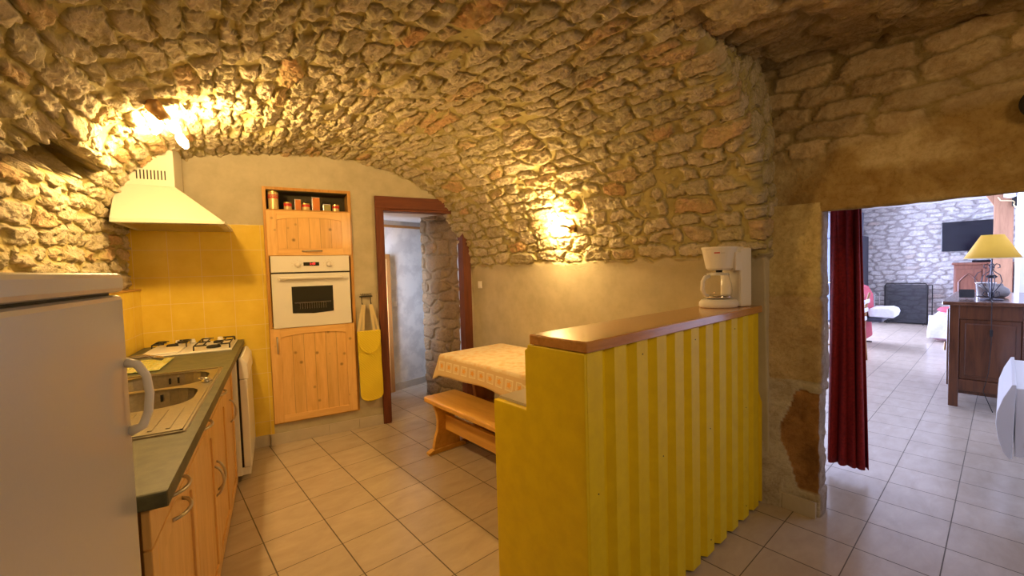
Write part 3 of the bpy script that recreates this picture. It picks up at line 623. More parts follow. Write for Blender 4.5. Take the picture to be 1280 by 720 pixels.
# base units -------------------------------------------------
FX=-.290
def front(parent,name,y0,y1,z0,z1,panel=True,arch=False):
    q=MB(); r_=.055; q.box(FX-.018,FX,y0+.0015,y1-.0015,z0,z1)
    if panel:
        q=MB(); a,b=y0+.0015,y1-.0015
        q.box(FX-.018,FX,a,a+r_,z0,z1); q.box(FX-.018,FX,b-r_,b,z0,z1); q.box(FX-.018,FX,a+r_,b-r_,z0,z0+r_)
        cm=(a+b)/2; w_=(b-a)/2-r_; hgt_=.03
        poly=[(a+r_,z1),(b-r_,z1)]+[(cm+w_*math.cos(t_),z1-r_-hgt_+hgt_*math.sin(t_)) for t_ in [math.pi*k/10 for k in range(11)]]
        q.prism(poly,FX-.018,FX,'x')
        q.box(FX-.018,FX-.008,a+r_,b-r_,z0+r_,z1-.03)
    return q.build(name,M['piney'],parent,bevel=.0025)
def handle(parent,p,q_,out=(1,0,0),lift=.032,r=.0055):
    m_=MB(); m_.tube(bow(p,q_,out,12,lift),r,8); return m_.build('handle',M['nickel'],parent,smooth=True)
def unit(label,y0,y1,fronts,back=0):
    c=thing('base_cabinet',label,'base cabinet',(0,0,0),0,None)
    yo=y0; y0=y0+back
    q=MB(); q.box(-.85,FX-.019,y0,y0+.018,0,.857); q.box(-.85,FX-.019,y1-.018,y1,0,.857); q.box(-.85,FX-.019,y0+.018,y1-.018,.08,.10); q.box(-.85,-.84,y0+.018,y1-.018,.1,.857); q.build('carcass',M['pineedge'],c)
    q=MB(); q.box(FX-.035,FX-.02,y0,y1,0,.08); q.build('plinth',M['piney'],c)
    for (nm,a,b,z0,z1,hp,hq) in fronts:
        d_=front(c,nm,a,b,z0,z1,panel=(nm=='door')); handle(d_,hp,hq)
    return c
zd=.855; zm=.735
unit('pine base cabinet nearest the refrigerator, drawer with bow handle over a door',1.285,1.86,[('drawer',1.285,1.86,.755,zd,(FX,1.50,.785),(FX,1.64,.785)),('door',1.285,1.86,.03,.75,(FX,1.50,.715),(FX,1.64,.715))],.045)
unit('wide pine sink cabinet with two drawer fronts over a pair of doors',1.86,2.90,[('drawer',1.86,2.38,.755,zd,(FX,2.03,.80),(FX,2.17,.80)),('drawer',2.38,2.90,.755,zd,(FX,2.57,.80),(FX,2.71,.80)),
  ('door',1.86,2.38,.03,.75,(FX,2.350,.53),(FX,2.350,.39)),('door',2.38,2.90,.03,.75,(FX,2.415,.53),(FX,2.415,.39))])
unit('narrow pine base cabinet with one door beside the dishwasher',2.90,3.36,[('door',2.90,3.36,.03,zd,(FX,3.12,.64),(FX,3.12,.50))])
# dishwasher
dw=thing('dishwasher','white dishwasher under the far end of the worktop','dishwasher',(-.80,3.375,0))
q=MB(); q.box(0,.535,0,.585,.045,.852); q.build('body',M['white'],dw,bevel=.004)
q=MB(); q.box(.0,.50,.03,.56,0,.045); q.build('kickplate',M['black'],dw)
q=MB(); q.box(.548,.592,.002,.583,.10,.70); d_=q.build('door',M['white'],dw,bevel=.006)
q=MB(); q.box(.536,.547,.008,.578,.10,.84); q.build('gasket',M['dark'],dw)
q=MB(); q.prism([(.548,.703),(.60,.703),(.596,.80),(.570,.846),(.548,.846)],.002,.583,'y'); q.build('control_panel',M['whiteplastic'],dw,bevel=.004)
q=MB(); q.box(.5,.585,.01,.575,.045,.095); q.build('lower_panel',M['white'],dw,bevel=.003)
# oven cupboard --------------------------------------------
oc=thing('oven_cupboard','tall pine cupboard built into the end wall around the oven','cupboard',(0,3.97,0))
Xl,Xr=-.083,.565
q=MB(); q.box(-.075,-.050,0,.20,.165,2.115); q.box(.572,.597,0,.20,.165,2.115); q.box(-.05,.572,0,.20,2.092,2.115); q.box(-.05,.572,0,.20,1.920,1.935); q.box(-.05,.572,0,.20,1.545,1.560); q.box(-.05,.572,0,.20,.965,.972); q.box(-.05,.572,0,.20,.165,.180); q.box(-.05,.572,.195,.20,.18,2.11)
oc.location=(.002,3.985,0); q.build('carcass',M['pineedge'],oc,bevel=.002)
def cdoor(name,x0,x1,z0,z1,hp,hq,planks=M['pinepl']):
    r_=.072; a,b=x0,x1; Y0,Y1=-.020,-.001
    q=MB(); q.box(a+r_-.004,b-r_+.004,Y0+.008,Y1,z0+r_*.8-.004,z1-r_*.7); d_=q.build(name,planks,oc)
    for sx in (a,b-r_):
        q=MB(); q.box(sx,sx+r_,Y0,Y1,z0,z1); q.build('stile',M['pine'],d_,bevel=.002)
    q=MB(); q.box(a+r_,b-r_,Y0,Y1,z0,z0+r_*.8); q.build('rail',M['pineh'],d_,bevel=.002); cm=(a+b)/2; w_=(b-a)/2-r_
    h_=.028; poly=[(a+r_,z1),(b-r_,z1)]+[(cm+w_*math.cos(t_),z1-r_*.75-h_+h_*math.sin(t_)) for t_ in [math.pi*k/14 for k in range(15)]]
    q=MB(); q.prism(poly,Y0,Y1,'y'); q.build('rail',M['pineh'],d_,bevel=.002)
    handle(d_,hp,hq,(0,-1,0),.028,.006)
cdoor('lift_up_door',-.055,.582,1.556,1.922,(.195,-.020,1.592),(.345,-.020,1.592))
cdoor('door',-.070,.578,.178,.958,(-.022,-.020,.89),(-.022,-.020,.755))
# oven
ov=thing('built_in_oven','white built-in electric oven with dark window and red clock','oven',(.260,3.983,.960))
q=MB(); q.box(-.285,.285,-.004,.18,.01,.575); q.build('body',M['white'],ov)
q=MB(); q.box(-.30,.30,-.026,-.005,.458,.592); cp=q.build('control_panel',M['whiteplastic'],ov,bevel=.004)
q=MB(); q.box(-.06,.06,-.0285,-.026,.508,.538); q.build('clock_display',M['ovenglass'],cp)
for kx in (-.105,.135):
    k_=MB(); k_.lathe([(.026,0),(.026,.004),(.019,.010),(.016,.026),(0,.028)],(0,0),20); k_.box(-.003,.003,-.018,.018,.02,.031)
    o=k_.build('knob',M['whiteplastic'],cp,smooth=False,loc=(kx,-.026,.520),rot=(math.pi/2,0,0))
    for k in range(7):
        t_=math.radians(200-k*37); k_=MB(); k_.box(kx+.042*math.cos(t_)-.003,kx+.042*math.cos(t_)+.003,-.0268,-.026,.52+.036*math.sin(t_)-.001,.52+.036*math.sin(t_)+.001); k_.build('dial_mark',M['brass'],cp)
q=MB(); q.box(-.30,.30,-.020,-.006,.446,.457); q.build('gap',M['dark'],ov)
q=MB(); q.box(-.30,.30,-.028,-.005,.0,.445); dr_=q.build('door',M['white'],ov,bevel=.005)
q=MB(); q.prism([(-.158,.118),(0,.108),(.158,.118),(.158,.338),(-.158,.338)],-.0305,-.028,'y'); q.build('window',M['ovenglass'],dr_)
q=MB(); q.tube([(-.245,-.030,.405),(-.235,-.058,.408),(.235,-.058,.408),(.245,-.030,.405)],.011,10); q.box(-.25,-.232,-.06,-.027,.394,.42); q.box(.232,.25,-.06,-.027,.394,.42); q.build('handle',M['whiteplastic'],dr_,smooth=False,bevel=.003)
q=MB(); 
for zz_ in (.20,.205): q.tube([(-.14,-.0312,zz_),(.14,-.0312,zz_)],.0008,5)
for k in range(12): q.tube([(-.10+k*.018,-.0312,.15),(-.10+k*.018,-.0312,.20)],.0006,4)
q.build('rack',M['nickel'],dr_)
def text(s,size,mt,parent,loc,rot,ext=.0008,name='lettering'):
    c=bpy.data.curves.new(name,'FONT'); c.body=s; c.size=size; c.extrude=ext; c.align_x='CENTER'; c.align_y='CENTER'; c.materials.append(mt)
    o=bpy.data.objects.new(name,c); COL.objects.link(o); 
    bpy.context.view_layer.update(); me=bpy.data.meshes.new_from_object(o.evaluated_get(bpy.context.evaluated_depsgraph_get())); bpy.data.objects.remove(o); me.name=name
    o=bpy.data.objects.new(name,me); COL.objects.link(o); o.location=loc; o.rotation_euler=rot; o.parent=parent; return o
text('1:49',.026,M['reddisp'],cp,(.008,-.0292,.523),(math.pi/2,0,0))
q=MB(); q.box(-.049,.571,.185,.193,1.936,2.091); q.box(-.049,.571,.012,.185,2.086,2.091); q.build('niche_shade',mat('dark_olive_shade',(.06,.05,.025),.8),oc)  # dark olive panels paint the shade at the niche's back and top
# tins on the open shelf
def tin(x,r,h,mt,lab,bands,y=4.01,grp='tins and boxes on the open cupboard shelf',name='tin'):
    t_=thing(name,lab,'tin',(x,y,1.9355),0,grp)
    q=MB(); q.lathe([(r,0),(r,h)],(0,0),24); q.build('can',mt,t_,smooth=False)
    for (z0,z1,mm) in bands:
        q=MB(); q.lathe([(r+.0006,z0),(r+.0006,z1)],(0,0),24); q.build('label_band',mm,t_)
    q=MB(); q.lathe([(r+.002,h),(r+.002,h+.008),(0,h+.010)],(0,0),24); q.build('lid',M['gold'],t_)
    return t_
tt=tin(.005,.037,.135,M['tin'],'tall yellow tin with red lettered band, first on the open shelf',[(.085,.115,M['red'])])
text('COPOS',.020,M['strap'],tt,(0,-.0385,.10),(math.pi/2,0,0))
tin(.108,.030,.052,M['tin'],'small red and gold tin next to the tall yellow tin',[(.026,.050,M['red'])])
tin(.245,.032,.048,M['tin'],'round red topped tin between the two orange cartons',[(.026,.046,M['red'])])
tin(.478,.028,.048,M['tin'],'small dark red tin at right end of the open shelf',[(.024,.046,M['red'])])
def carton(x,w_,h,mt,lab,name='carton',cat='carton'):
    t_=thing(name,lab,cat,(x,4.01,1.9355),0,'tins and boxes on the open cupboard shelf')
    q=MB(); q.box(-w_,w_,-.025,.025,0,h); q.build('box',M['jar'],t_,bevel=.002)
    q=MB(); q.box(-w_+.006,w_-.001,-.0262,-.025,.002,h-.006); q.build('front_label',mt,t_)
carton(.182,.024,.088,M['orange'],'shorter orange carton, third item on the open shelf')
carton(.320,.030,.112,M['orange'],'taller orange carton in the middle of the open shelf')
carton(.405,.030,.058,M['olive'],'low olive green box on the open shelf','storage_box','box')
# hook rack and double oven mitt
hk=thing('wall_hook','black iron lettered hook rack on the plaster beside the door frame','hook rack',(.692,3.984,1.185))
q=MB(); q.box(-.055,.055,-.012,-.001,-.006,.004); q.build('bar',M['black'],hk)
for sx in (-.038,.038):
    q=MB(); q.tube([(sx,-.006,-.004),(sx,-.010,-.05),(sx,-.016,-.066),(sx,-.028,-.068),(sx,-.034,-.058)],.0035,8); q.build('hook',M['black'],hk,smooth=True)
text('VERRES',.030,M['black'],hk,(0,-.006,.014),(math.pi/2,0,0),.0018)
mt_=thing('double_oven_mitt','long yellow quilted double oven mitt hanging by straps from the hook rack','oven mitt',(.695,3.945,1.115))
n,m=34,60
X=np.linspace(-1,1,n)[:,None].repeat(m,1); Zr=np.linspace(0,1,m)[None].repeat(n,0)
hw=.098*np.minimum(1,np.sqrt(np.clip(1-np.clip((Zr-.93)/.07,0,1)**2,0.001,1))*.28+.72*(Zr<2)*np.where(Zr>.90,np.sqrt(np.clip(1-((Zr-.90)/.10)**2,.02,1)),1)+0.0)
Xx=X*hw+.010*Zr; Zz=-.235-Zr*.635
for (nm,yo,mtt,z1) in (('mitt_body',0,M['towel'],1.),):
    Pp=np.stack([Xx,-.006*np.cos(X*1.4)+.004*np.sin(Zr*14+X*2),Zz],-1)
    o=gridmesh(nm,Pp,mtt,parent=mt_); s_=o.modifiers.new('s','SOLIDIFY'); s_.thickness=.016; s_.offset=0; body=o
mf=np.minimum(1,1.); Zf=Zr*.20; hw2=.098*np.where(Zr>.35,np.sqrt(np.clip(1-((Zr-.35)/.65)**2,.0,1)),1); Pp=np.stack([X*hw2,-.022+0*X,-.237-Zf],-1)
o=gridmesh('pocket_flap',Pp,M['towel'],parent=mt_); s_=o.modifiers.new('s','SOLIDIFY'); s_.thickness=.008
q=MB()
for (xa,xb,yy_) in ((-.036,-.088,.0),(-.026,-.048,.004),(.036,.090,0.),(.026,.05,.004)):
    q.add([(xa-.010,.010-yy_,-.004),(xa+.010,.010-yy_,-.004),(xb+.011,-.004-yy_,-.240),(xb-.011,-.004-yy_,-.240)],[(0,1,2,3)])
q.build('straps',M['strap'],mt_,solid=.003)
# switches
q=MB(); q.box(-.028,.028,-.008,0,-.035,.035); q.box(-.016,.016,-.012,-.008,-.024,.024)
ang=math.atan2(2.58*-1,.7) 
o=q.build('light_switch',M['whiteplastic'],loc=(1.769,3.85,1.245),rotz=-math.pi/2+math.radians(14.5)); tag(o,'white light switch on the plaster wall right of the door','light switch'); o.location=(1.768,3.86,1.245); o.rotation_euler=(0,0,math.radians(-75+0))
q=MB(); q.box(-.022,.022,-.008,0,-.03,.03); q.box(-.012,.012,-.012,-.008,-.015,.015); pp=p0+dr*.13
o=q.build('light_switch',M['whiteplastic'],loc=(pp[0],pp[1]-.0,1.02),rotz=math.atan2(dr[1],dr[0])); tag(o,'small white switch on the pale hall wall beyond the door','light switch')

# ------------------------------------------------------------------ bar
bar=thing('bar_counter','yellow corrugated bar counter with wooden top in the foreground','bar counter',G(1.09,.90),TH)
L=1.545
q=MB(); nr=11; pit=L/nr; prof=[]
for k in range(nr):
    x=k*pit+.012
    prof+=[(x,0),(x+pit*.50,0),(x+pit*.62,.028),(x+pit*.86,.028)]
prof=[(0,0)]+prof[1:]+[(L,0)]
vs=[];fs=[]
for (x,y) in prof: vs+=[(x,y,.014),(x,y,1.112)]
for i in range(len(prof)-1): fs.append((2*i,2*i+2,2*i+3,2*i+1))
q.add(vs,fs); cpn=q.build('corrugated_panel',M['yellow'],bar,solid=.003)
q=MB()
for k in range(0,nr):
    for z_ in (.08,.62,1.06):
        if (k*7+int(z_*10))%3==0:
            x=k*pit+.02+pit*.2; q=MB(); q.box(x-.002,x+.002,-.0035,-.001,z_-.002,z_+.002); q.build('panel_screw',M['dark'],cpn)
ep=[(0,0),(0,1.112),(.272,1.112),(.276,1.098),(.290,1.088),(.290,.858),(.488,.858),(.488,0)]
q=MB(); q.prism(ep,-.012,.014,'x'); q.build('end_panel',M['yellow'],bar,bevel=.003)
q=MB(); q.box(.014,L,.262,.290,.86,1.112); q.box(.014,L,.462,.486,0,.852); q.build('back_panel',M['yellow'],bar)
q=MB(); q.box(.014,L,.288,.488,.852,.862,0)
for k in range(7): q.box(.016+k*.22,.016+k*.22+.216,.292,.484,.862,.867,0)
q.build('tiled_ledge',M['skirt'],bar,bevel=.001)
q=MB(); q.box(-.012,L-.02,-.012,.262,1.114,1.152); q.build('wooden_top',M['bartop'],bar,bevel=.005)
# coffee maker
cm=thing('coffee_maker','white filter coffee maker with glass jug on the bar top','coffee maker',G(2.445,1.03,1.1525),math.radians(-29+180+18))
# local +x = front (towards photo left)
W_=M['whiteplastic']
q=MB(); q.lathe([(.098,0),(.104,.008),(.103,.028),(.092,.042),(.080,.046),(0,.046)],(.035,0),32,sx=1.05,sy=.86); q.build('base',W_,cm,smooth=True)
q=MB(); q.box(-.125,-.045,-.075,.075,0,.325); q.build('water_tank',W_,cm,bevel=.012)
q=MB(); q.lathe([(.060,.205),(.072,.215),(.094,.318),(.097,.322),(.097,.332),(0,.334)],(.028,0),32,sx=1.,sy=.88); q.box(-.08,0,-.06,.06,.215,.33); fb_=q.build('filter_basket',W_,cm,smooth=False)
for (an_,w_,c_,nm_) in ((42,.014,M['red'],'red_logo_mark'),(62,.010,M['nickel'],'grey_logo_mark')):
    q=MB(); q.box(-w_,w_,-.0006,.0012,0,.006 if nm_[0]=='r' else .003); t_=math.radians(an_); q.build(nm_,c_,fb_,loc=(.028+.0905*math.cos(t_),.0800*math.sin(t_)+.0005,.296),rotz=math.atan2(math.sin(t_)/.88,math.cos(t_))-math.pi/2)
q=MB(); q.box(-.055,-.035,.068,.072,.225,.275); q.build('gauge_window',M['dark'],cm)
q=MB(); q.box(-.050,-.005,.058,.080,.200,.300); q.build('steam_cover',W_,cm,bevel=.004)
jg=None
q=MB(); q.lathe([(.060,.050),(.070,.060),(.073,.095),(.066,.140),(.056,.172),(.058,.180)],(.040,0),32); jg=q.build('glass_jug',M['glass'],cm,smooth=True,solid=.002)
q=MB(); q.lathe([(.0735,.052),(.0745,.066)],(.040,0),32); q.build('chrome_band',M['chrome'],jg,smooth=True)
q=MB(); q.lathe([(.056,.176),(.056,.186),(.03,.192),(0,.193)],(.040,0),24); q.build('jug_lid',W_,jg)
q=MB(); q.tube([(.098,0,.172),(.125,0,.168),(.142,0,.145),(.143,0,.10),(.130,0,.072),(.108,0,.066)],[.010,.011,.011,.011,.010,.009],10); q.build('jug_handle',W_,jg,smooth=True)
q=MB(); q.lathe([(.014,.185),(.018,.206)],(.030,0),12); q.build('drip_spout',M['black'],cm)
# ------------------------------------------------------------------ dining table, cloth, bench
TB0,TB1,TA0,TA1=1.805,2.455,1.985,3.03
tb=thing('dining_table','wooden trestle dining table under the patterned cloth','table',G((TB0+TB1)/2,(TA0+TA1)/2),TH)
hb_,ha_=(TB1-TB0)/2,(TA1-TA0)/2
q=MB(); q.box(-hb_,hb_,-ha_,ha_,.68,.712); q.build('tabletop',M['tabletim'],tb,bevel=.006)
for sy in (-1,1):
    y=sy*(ha_-.16)
    q=MB(); q.prism([(-.10,.05),(.10,.05),(.12,.12),(.09,.3),(.13,.55),(.22,.64),(.22,.68),(-.22,.68),(-.22,.64),(-.13,.55),(-.09,.3),(-.12,.12)],y-.02,y+.02,'y'); lg=q.build('trestle_leg',M['tabletim'],tb,bevel=.004)
    q=MB(); q.prism([(-.27,0),(.27,0),(.27,.03),(.12,.06),(-.12,.06),(-.27,.03)],y-.03,y+.03,'y'); q.build('foot',M['tabletim'],lg,bevel=.003)
q=MB(); q.box(-.018,.018,-ha_+.16,ha_-.16,.22,.32); q.build('stretcher',M['tabletim'],tb,bevel=.003)
# cloth: rounded rectangle rings
nper=260; rings=[]; uvr=[]
def per(hx_,hy_,r_,s):
    # s in 0..1 around, starting at (+hx,-hy+r)
    segs=[2*hy_-2*r_,math.pi*r_/2,2*hx_-2*r_,math.pi*r_/2]*2; segs=segs[:4]; tot=2*(segs[0]+segs[2])+4*segs[1]
    d=s*tot; order=[('l',2*hy_-2*r_),('c',0),('l2',2*hx_-2*r_),('c',90),('l3',2*hy_-2*r_),('c',180),('l4',2*hx_-2*r_),('c',270)]
    cl=math.pi*r_/2
    for k,(ty,v_) in enumerate(order):
        ln=cl if ty=='c' else v_
        if d<=ln+1e-9:
            f_=d/ln
            if ty=='l': return (hx_,-hy_+r_+d,1,0,s*tot)
            if ty=='l2': return (hx_-r_-d,hy_,0,1,s*tot)
            if ty=='l3': return (-hx_,hy_-r_-d,-1,0,s*tot)
            if ty=='l4': return (-hx_+r_+d,-hy_,0,-1,s*tot)
            an=math.radians(v_+90*f_); cx={0:hx_-r_,90:-hx_+r_,180:-hx_+r_,270:hx_-r_}[v_]; cy={0:hy_-r_,90:hy_-r_,180:-hy_+r_,270:-hy_+r_}[v_]
            return (cx+r_*math.cos(an),cy+r_*math.sin(an),math.cos(an),math.sin(an),s*tot)
        d-=ln
    return (hx_,-hy_+r_,1,0,tot)
Pp=[];UV=[]
levels=[(-.30,0),(-.02,0),(0,-.004)]+[(None,k*.018) for k in range(1,11)]
for k in range(nper+1):
    x,y,nx_,ny_,d=per(hb_+.008,ha_+.008,.035,min(k/nper,1)); col_=[];uc=[]
    wav=math.sin(d*13)*.6+math.sin(d*7.3+1)*.5; corner=abs(nx_*ny_)*2
    for (ins,dn) in levels:
        if ins is not None:
            sc_=1+ins/ .33 if ins<-.1 else 1; 
            if ins<-.1: p_=(0,0,.7155)
            else: p_=(x+nx_*ins,y+ny_*ins,.7155 if ins<0 else .712)
            col_.append(p_); uc.append((d,-.05 if ins<0 else 0.))
        else:
            drop=.165+.035*corner+.012*math.sin(d*4.1+2)
            fz=dn/.18; off_=.004+fz*(.018+.014*wav*fz+.045*corner)
            col_.append((x+nx_*off_,y+ny_*off_,.712-drop*fz)); uc.append((d,fz*.17))
    Pp.append(col_);UV.append(uc)
o=gridmesh('tablecloth',np.array(Pp),M['cloth'],uvs=np.array(UV),loc=G((TB0+TB1)/2,(TA0+TA1)/2),rotz=TH,flip=True)
tag(o,'cream and orange patterned tablecloth on the dining table','tablecloth')
s_=o.modifiers.new('s','SOLIDIFY'); s_.thickness=.0016
# bench
bn=thing('dining_bench','varnished wooden trestle bench in front of the dining table','bench',G(1.725,2.36),TH)
bw,bl=.150,.565
q=MB(); q.prism(rrect(-bw,bw,-bl,bl,.035,5),.395,.430,'z'); q.build('seat',M['beech'],bn,bevel=.009)
for sy in (-1,1):
    y=sy*(bl-.085)
    half=[(.10,.395),(.105,.36),(.085,.31),(.075,.24),(.082,.17),(.105,.11),(.118,.05),(.118,.03)]
    q=MB(); q.prism(half+[(-a_,b_) for a_,b_ in half[::-1]],y-.016,y+.016,'y'); lg=q.build('leg',M['beech'],bn,bevel=.003)
    q=MB(); q.prism([(-.165,0),(.165,0),(.165,.018),(.13,.034),(-.13,.034),(-.165,.018)],y-.024,y+.024,'y'); q.build('foot',M['beech'],lg,bevel=.003)
q=MB(); q.box(-.013,.013,-bl+.09,bl-.09,.165,.285); q.build('stretcher',M['beech'],bn,bevel=.004)

# ------------------------------------------------------------------ lamps
def cfl(parent,c,d,r=.017,ln=.075,name='bulb'):
    c=Vector(c); d=Vector(d).normalized(); q=MB(); a=d.orthogonal().normalized(); b=d.cross(a)
    q.tube([c,c+d*ln*.5,c+d*ln],[r*.8,r,r*.55],10); return q.build(name,M['bulb'],parent,smooth=True)
cl=thing('ceiling_spotlight','brass and wood ceiling spot bar with glowing bulbs under the vault','ceiling lamp',(-.468,2.60,2.205))
d_=Vector((.06,.35,-.05))
q=MB(); q.tube([(0,-.035,.03),(0,-.025,.0),(.012,.05,-.012),(.022,.12,-.02)],[.02,.034,.03,.026],14); q.build('mount',M['brass'],cl,smooth=True)
q=MB(); q.tube([(.004,0,-.035),(.014,.07,-.046)],[.007,.007],8); q.build('switch_stem',M['gold'],cl,smooth=True)
cfl(cl,(.03,.14,-.02),(.02,.11,-.02),.026,.11); cfl(cl,(-.015,.17,-.03),(-.04,.10,-.02),.020,.10)
cfl(cl,(.05,.26,-.055),(.02,.08,-.04),.024,.08)
wl=thing('wall_lamp','small brass wall lamp with glowing bulbs on the stone above the table','wall lamp',(1.955,2.62,1.69))
q=MB(); q.tube([(.04,.01,.0),(.0,0,.0)],[.030,.024],14); q.build('wall_mount',M['brass'],wl,smooth=True)
q=MB(); q.tube([(.0,0,0),(-.035,.0,.012),(-.055,.03,.02),(-.055,.065,.015)],.010,10); q.build('arm',M['gold'],wl,smooth=True)
cfl(wl,(-.055,.075,.012),(-.01,.10,-.01),.022,.10); cfl(wl,(-.05,.05,.03),(.0,.09,.06),.018,.09)
# round black thing near the doorway
bk=thing('round_wall_fitting','round black fitting on the lintel wall at the right edge','wall fitting',G(2.66,-.075,1.985),TH)
q=MB(); q.lathe([(.055,0),(.055,.02),(.04,.035),(0,.04)],(0,0),28); q.build('cap',M['black'],bk,smooth=False,rot=(0,-math.pi/2,0))

# ================================================================== LIVING ROOM
cu=thing('door_curtain','long dark red pleated curtain hanging at the left of the doorway','curtain',G(3.40,.67),TH)
n,m=120,40; s=np.linspace(0,1,n)[:,None].repeat(m,1); z=np.linspace(0,1,m)[None].repeat(n,0)
wd=.080+.030*(1-z)**1.5
am=.028*(.7+.5*(1-z)); A_=.01-.012*(1-z)+(s-.5)*2*wd+ .012*np.sin(s*31)-.012*(1-z); B_=am*np.sin(s*2*math.pi*4.5+.4*np.sin(z*3))+.01*np.sin(s*50+z*5)
Pp=np.stack([B_,A_,.062+z*1.95-.02*(1-z)*s*0],-1); o=gridmesh('curtain_cloth',Pp,M['curtain'],parent=cu); s_=o.modifiers.new('s','SOLIDIFY'); s_.thickness=.004
q=MB(); q.tube([(0,-.85,2.03),(0,.45,2.03)],.012,10); q.build('curtain_rod',M['black'],cu,smooth=True)
# sideboard
sb=thing('sideboard','dark oak sideboard with panelled end against the right wall','sideboard',G(5.65,-.165),TH)
q=MB(); wA=.505
q.box(0,.05,.0,.065,0,.945); q.box(0,.05,wA-.065,wA,0,.945); q.box(.0,.05,.065,wA-.065,.16,.26) ; q.box(0,.05,.065,wA-.065,.82,.945); q.build('end_frame',M['oak'],sb,bevel=.004)
q=MB(); q.box(.016,.045,.065,wA-.065,.26,.82); q.box(.006,.03,.10,wA-.10,.30,.78); q.build('end_panel',M['oak'],sb,bevel=.008)
q=MB(); q.box(.05,1.5,.02,wA-.025,.12,.94); q.build('carcass',M['oak'],sb); q=MB(); q.box(1.45,1.5,0,.065,0,.945); q.box(1.45,1.5,wA-.065,wA,0,.945); q.build('rear_frame',M['oak'],sb)
for k in range(3):
    q=MB(); q.box(.07+k*.47,.52+k*.47,wA-.025,wA+.02,.18,.90); d_=q.build('door',M['oak'],sb,bevel=.008)
    q=MB(); q.tube([(.12+k*.47,wA+.03,.58),(.12+k*.47,wA+.035,.50)],.008,8); q.build('handle',M['brass'],d_)
q=MB(); q.box(-.035,1.54,-.01,wA+.045,.945,.980); q.build('top',M['oaktop'],sb,bevel=.008)
# table lamp
tl=thing('table_lamp','wrought iron table lamp with wide yellow shade on the sideboard','table lamp',G(5.93,.088,.9805),TH)
q=MB(); q.lathe([(.183,.385),(.072,.600)],(0,0),40); q.build('lamp_shade',M['shade'],tl,smooth=True,solid=.003)
q=MB(); q.lathe([(.1842,.3835),(.1842,.3905)],(0,0),40); q.build('shade_trim',M['strap'],tl,solid=.002)
q=MB(); q.tube([(0,0,.01),(0,0,.60)],.006,8); q.lathe([(.07,.0),(.07,.008),(.02,.018),(0,.02)],(0,0),24,sy=1.1); q.build('base',M['iron'],tl)
q=MB(); q.tube([(0,0,.598),(.071,0,.598)],.002,6); q.tube([(0,0,.598),(-.071,0,.598)],.002,6); q.tube([(0,0,.598),(0,.071,.598)],.002,6); q.tube([(0,0,.598),(0,-.071,.598)],.002,6); q.build('shade_carrier',M['iron'],tl)
for k in range(4):
    an=math.pi/2*k+.3; ca,sa=math.cos(an),math.sin(an); pts=[]
    for j in range(16):
        t_=j/15; pts.append((t_,))
    sp=[(.010,.03),(.035,.025),(.055,.045),(.050,.075),(.032,.078),(.028,.062)]
    q=MB(); P3=[(r_*ca,r_*sa,z_) for r_,z_ in sp[::-1]]+[(.012*ca,.012*sa,.02),(.01*ca,.01*sa,.06),(.05*ca,.05*sa,.13),(.068*ca,.068*sa,.17),(.055*ca,.055*sa,.23),(.012*ca,.012*sa,.27),(.01*ca,.01*sa,.31),(.03*ca,.03*sa,.335),(.05*ca,.05*sa,.325),(.052*ca,.052*sa,.30),(.035*ca,.035*sa,.295)]
    q.tube(P3,.0038,6); q.build('iron_scroll',M['iron'],tl,smooth=True)
q=MB(); 
for k in range(7):
    an=k*.9; q.lathe([(0,.20),(.018,.215),(.0,.235)],(.022*math.cos(an),.022*math.sin(an)),8)
q.build('iron_leaf',M['iron'],tl)
q=MB(); q.tube([(-.07,0,.006),(-.20,-.01,.003),(-.318,-.01,.0005),(-.324,-.01,-.02),(-.320,-.012,-.35),(-.315,.0,-.62),(-.32,.03,-.80),(-.34,-.03,-.97)],.003,6); cd=q.build('cord',M['black'],tl,smooth=True)
q=MB(); q.box(-.330,-.312,-.02,0,-.30,-.24); q.build('cord_switch',M['black'],cd,bevel=.003)
# photo frame
pf=thing('photo_frame','small black standing photo frame on the sideboard','photo frame',G(6.0,.245,.981),TH+math.radians(6))
q=MB(); q.add([(0,-.052,.012),(0,.052,.012),(.03,.052,.088),(.03,-.052,.088)],[(0,1,2,3)]); q.build('panel',M['tv'],pf,solid=.008)
for sy in (-.052,.044):
    q=MB(); q.box(-.008,.02,sy,sy+.008,0,.014); q.build('foot',M['jar'],pf)
q=MB(); q.tube([(.026,0,.07),(.06,0,.003)],.003,6); q.build('stand',M['jar'],pf)
# silver jug and stone jug
o_=thing('metal_ice_bucket','shiny silver bucket standing behind the lamp on the sideboard','bucket',G(6.42,.135,.981),TH)
q=MB(); q.lathe([(.058,0),(.062,.01),(.070,.13),(.076,.134),(.076,.140),(.068,.138),(.060,.02),(0,.018)],(0,0),28); q.build('bucket',M['jar'],o_,smooth=True)
q=MB(); q.tube([(0,.07,.13),(0,.075,.19),(0,.055,.24),(0,.03,.25)],.004,6); q.tube([(0,.0,.14),(0,.0,.30)],.003,6); q.build('tongs',M['iron'],o_)
o_=thing('stoneware_jug','squat grey stoneware jug with spout behind the lamp','jug',G(6.30,.045,.981),TH)
q=MB(); q.lathe([(.038,0),(.064,.018),(.076,.05),(.068,.082),(.042,.105),(.026,.118),(.030,.132),(.018,.132)],(0,0),28); q.build('body',M['pot'],o_,smooth=True)
q=MB(); q.tube([(-.02,.06,.06),(-.03,.10,.10),(-.03,.125,.125)],[.020,.013,.012],10); q.build('spout',M['pot'],o_,smooth=True)
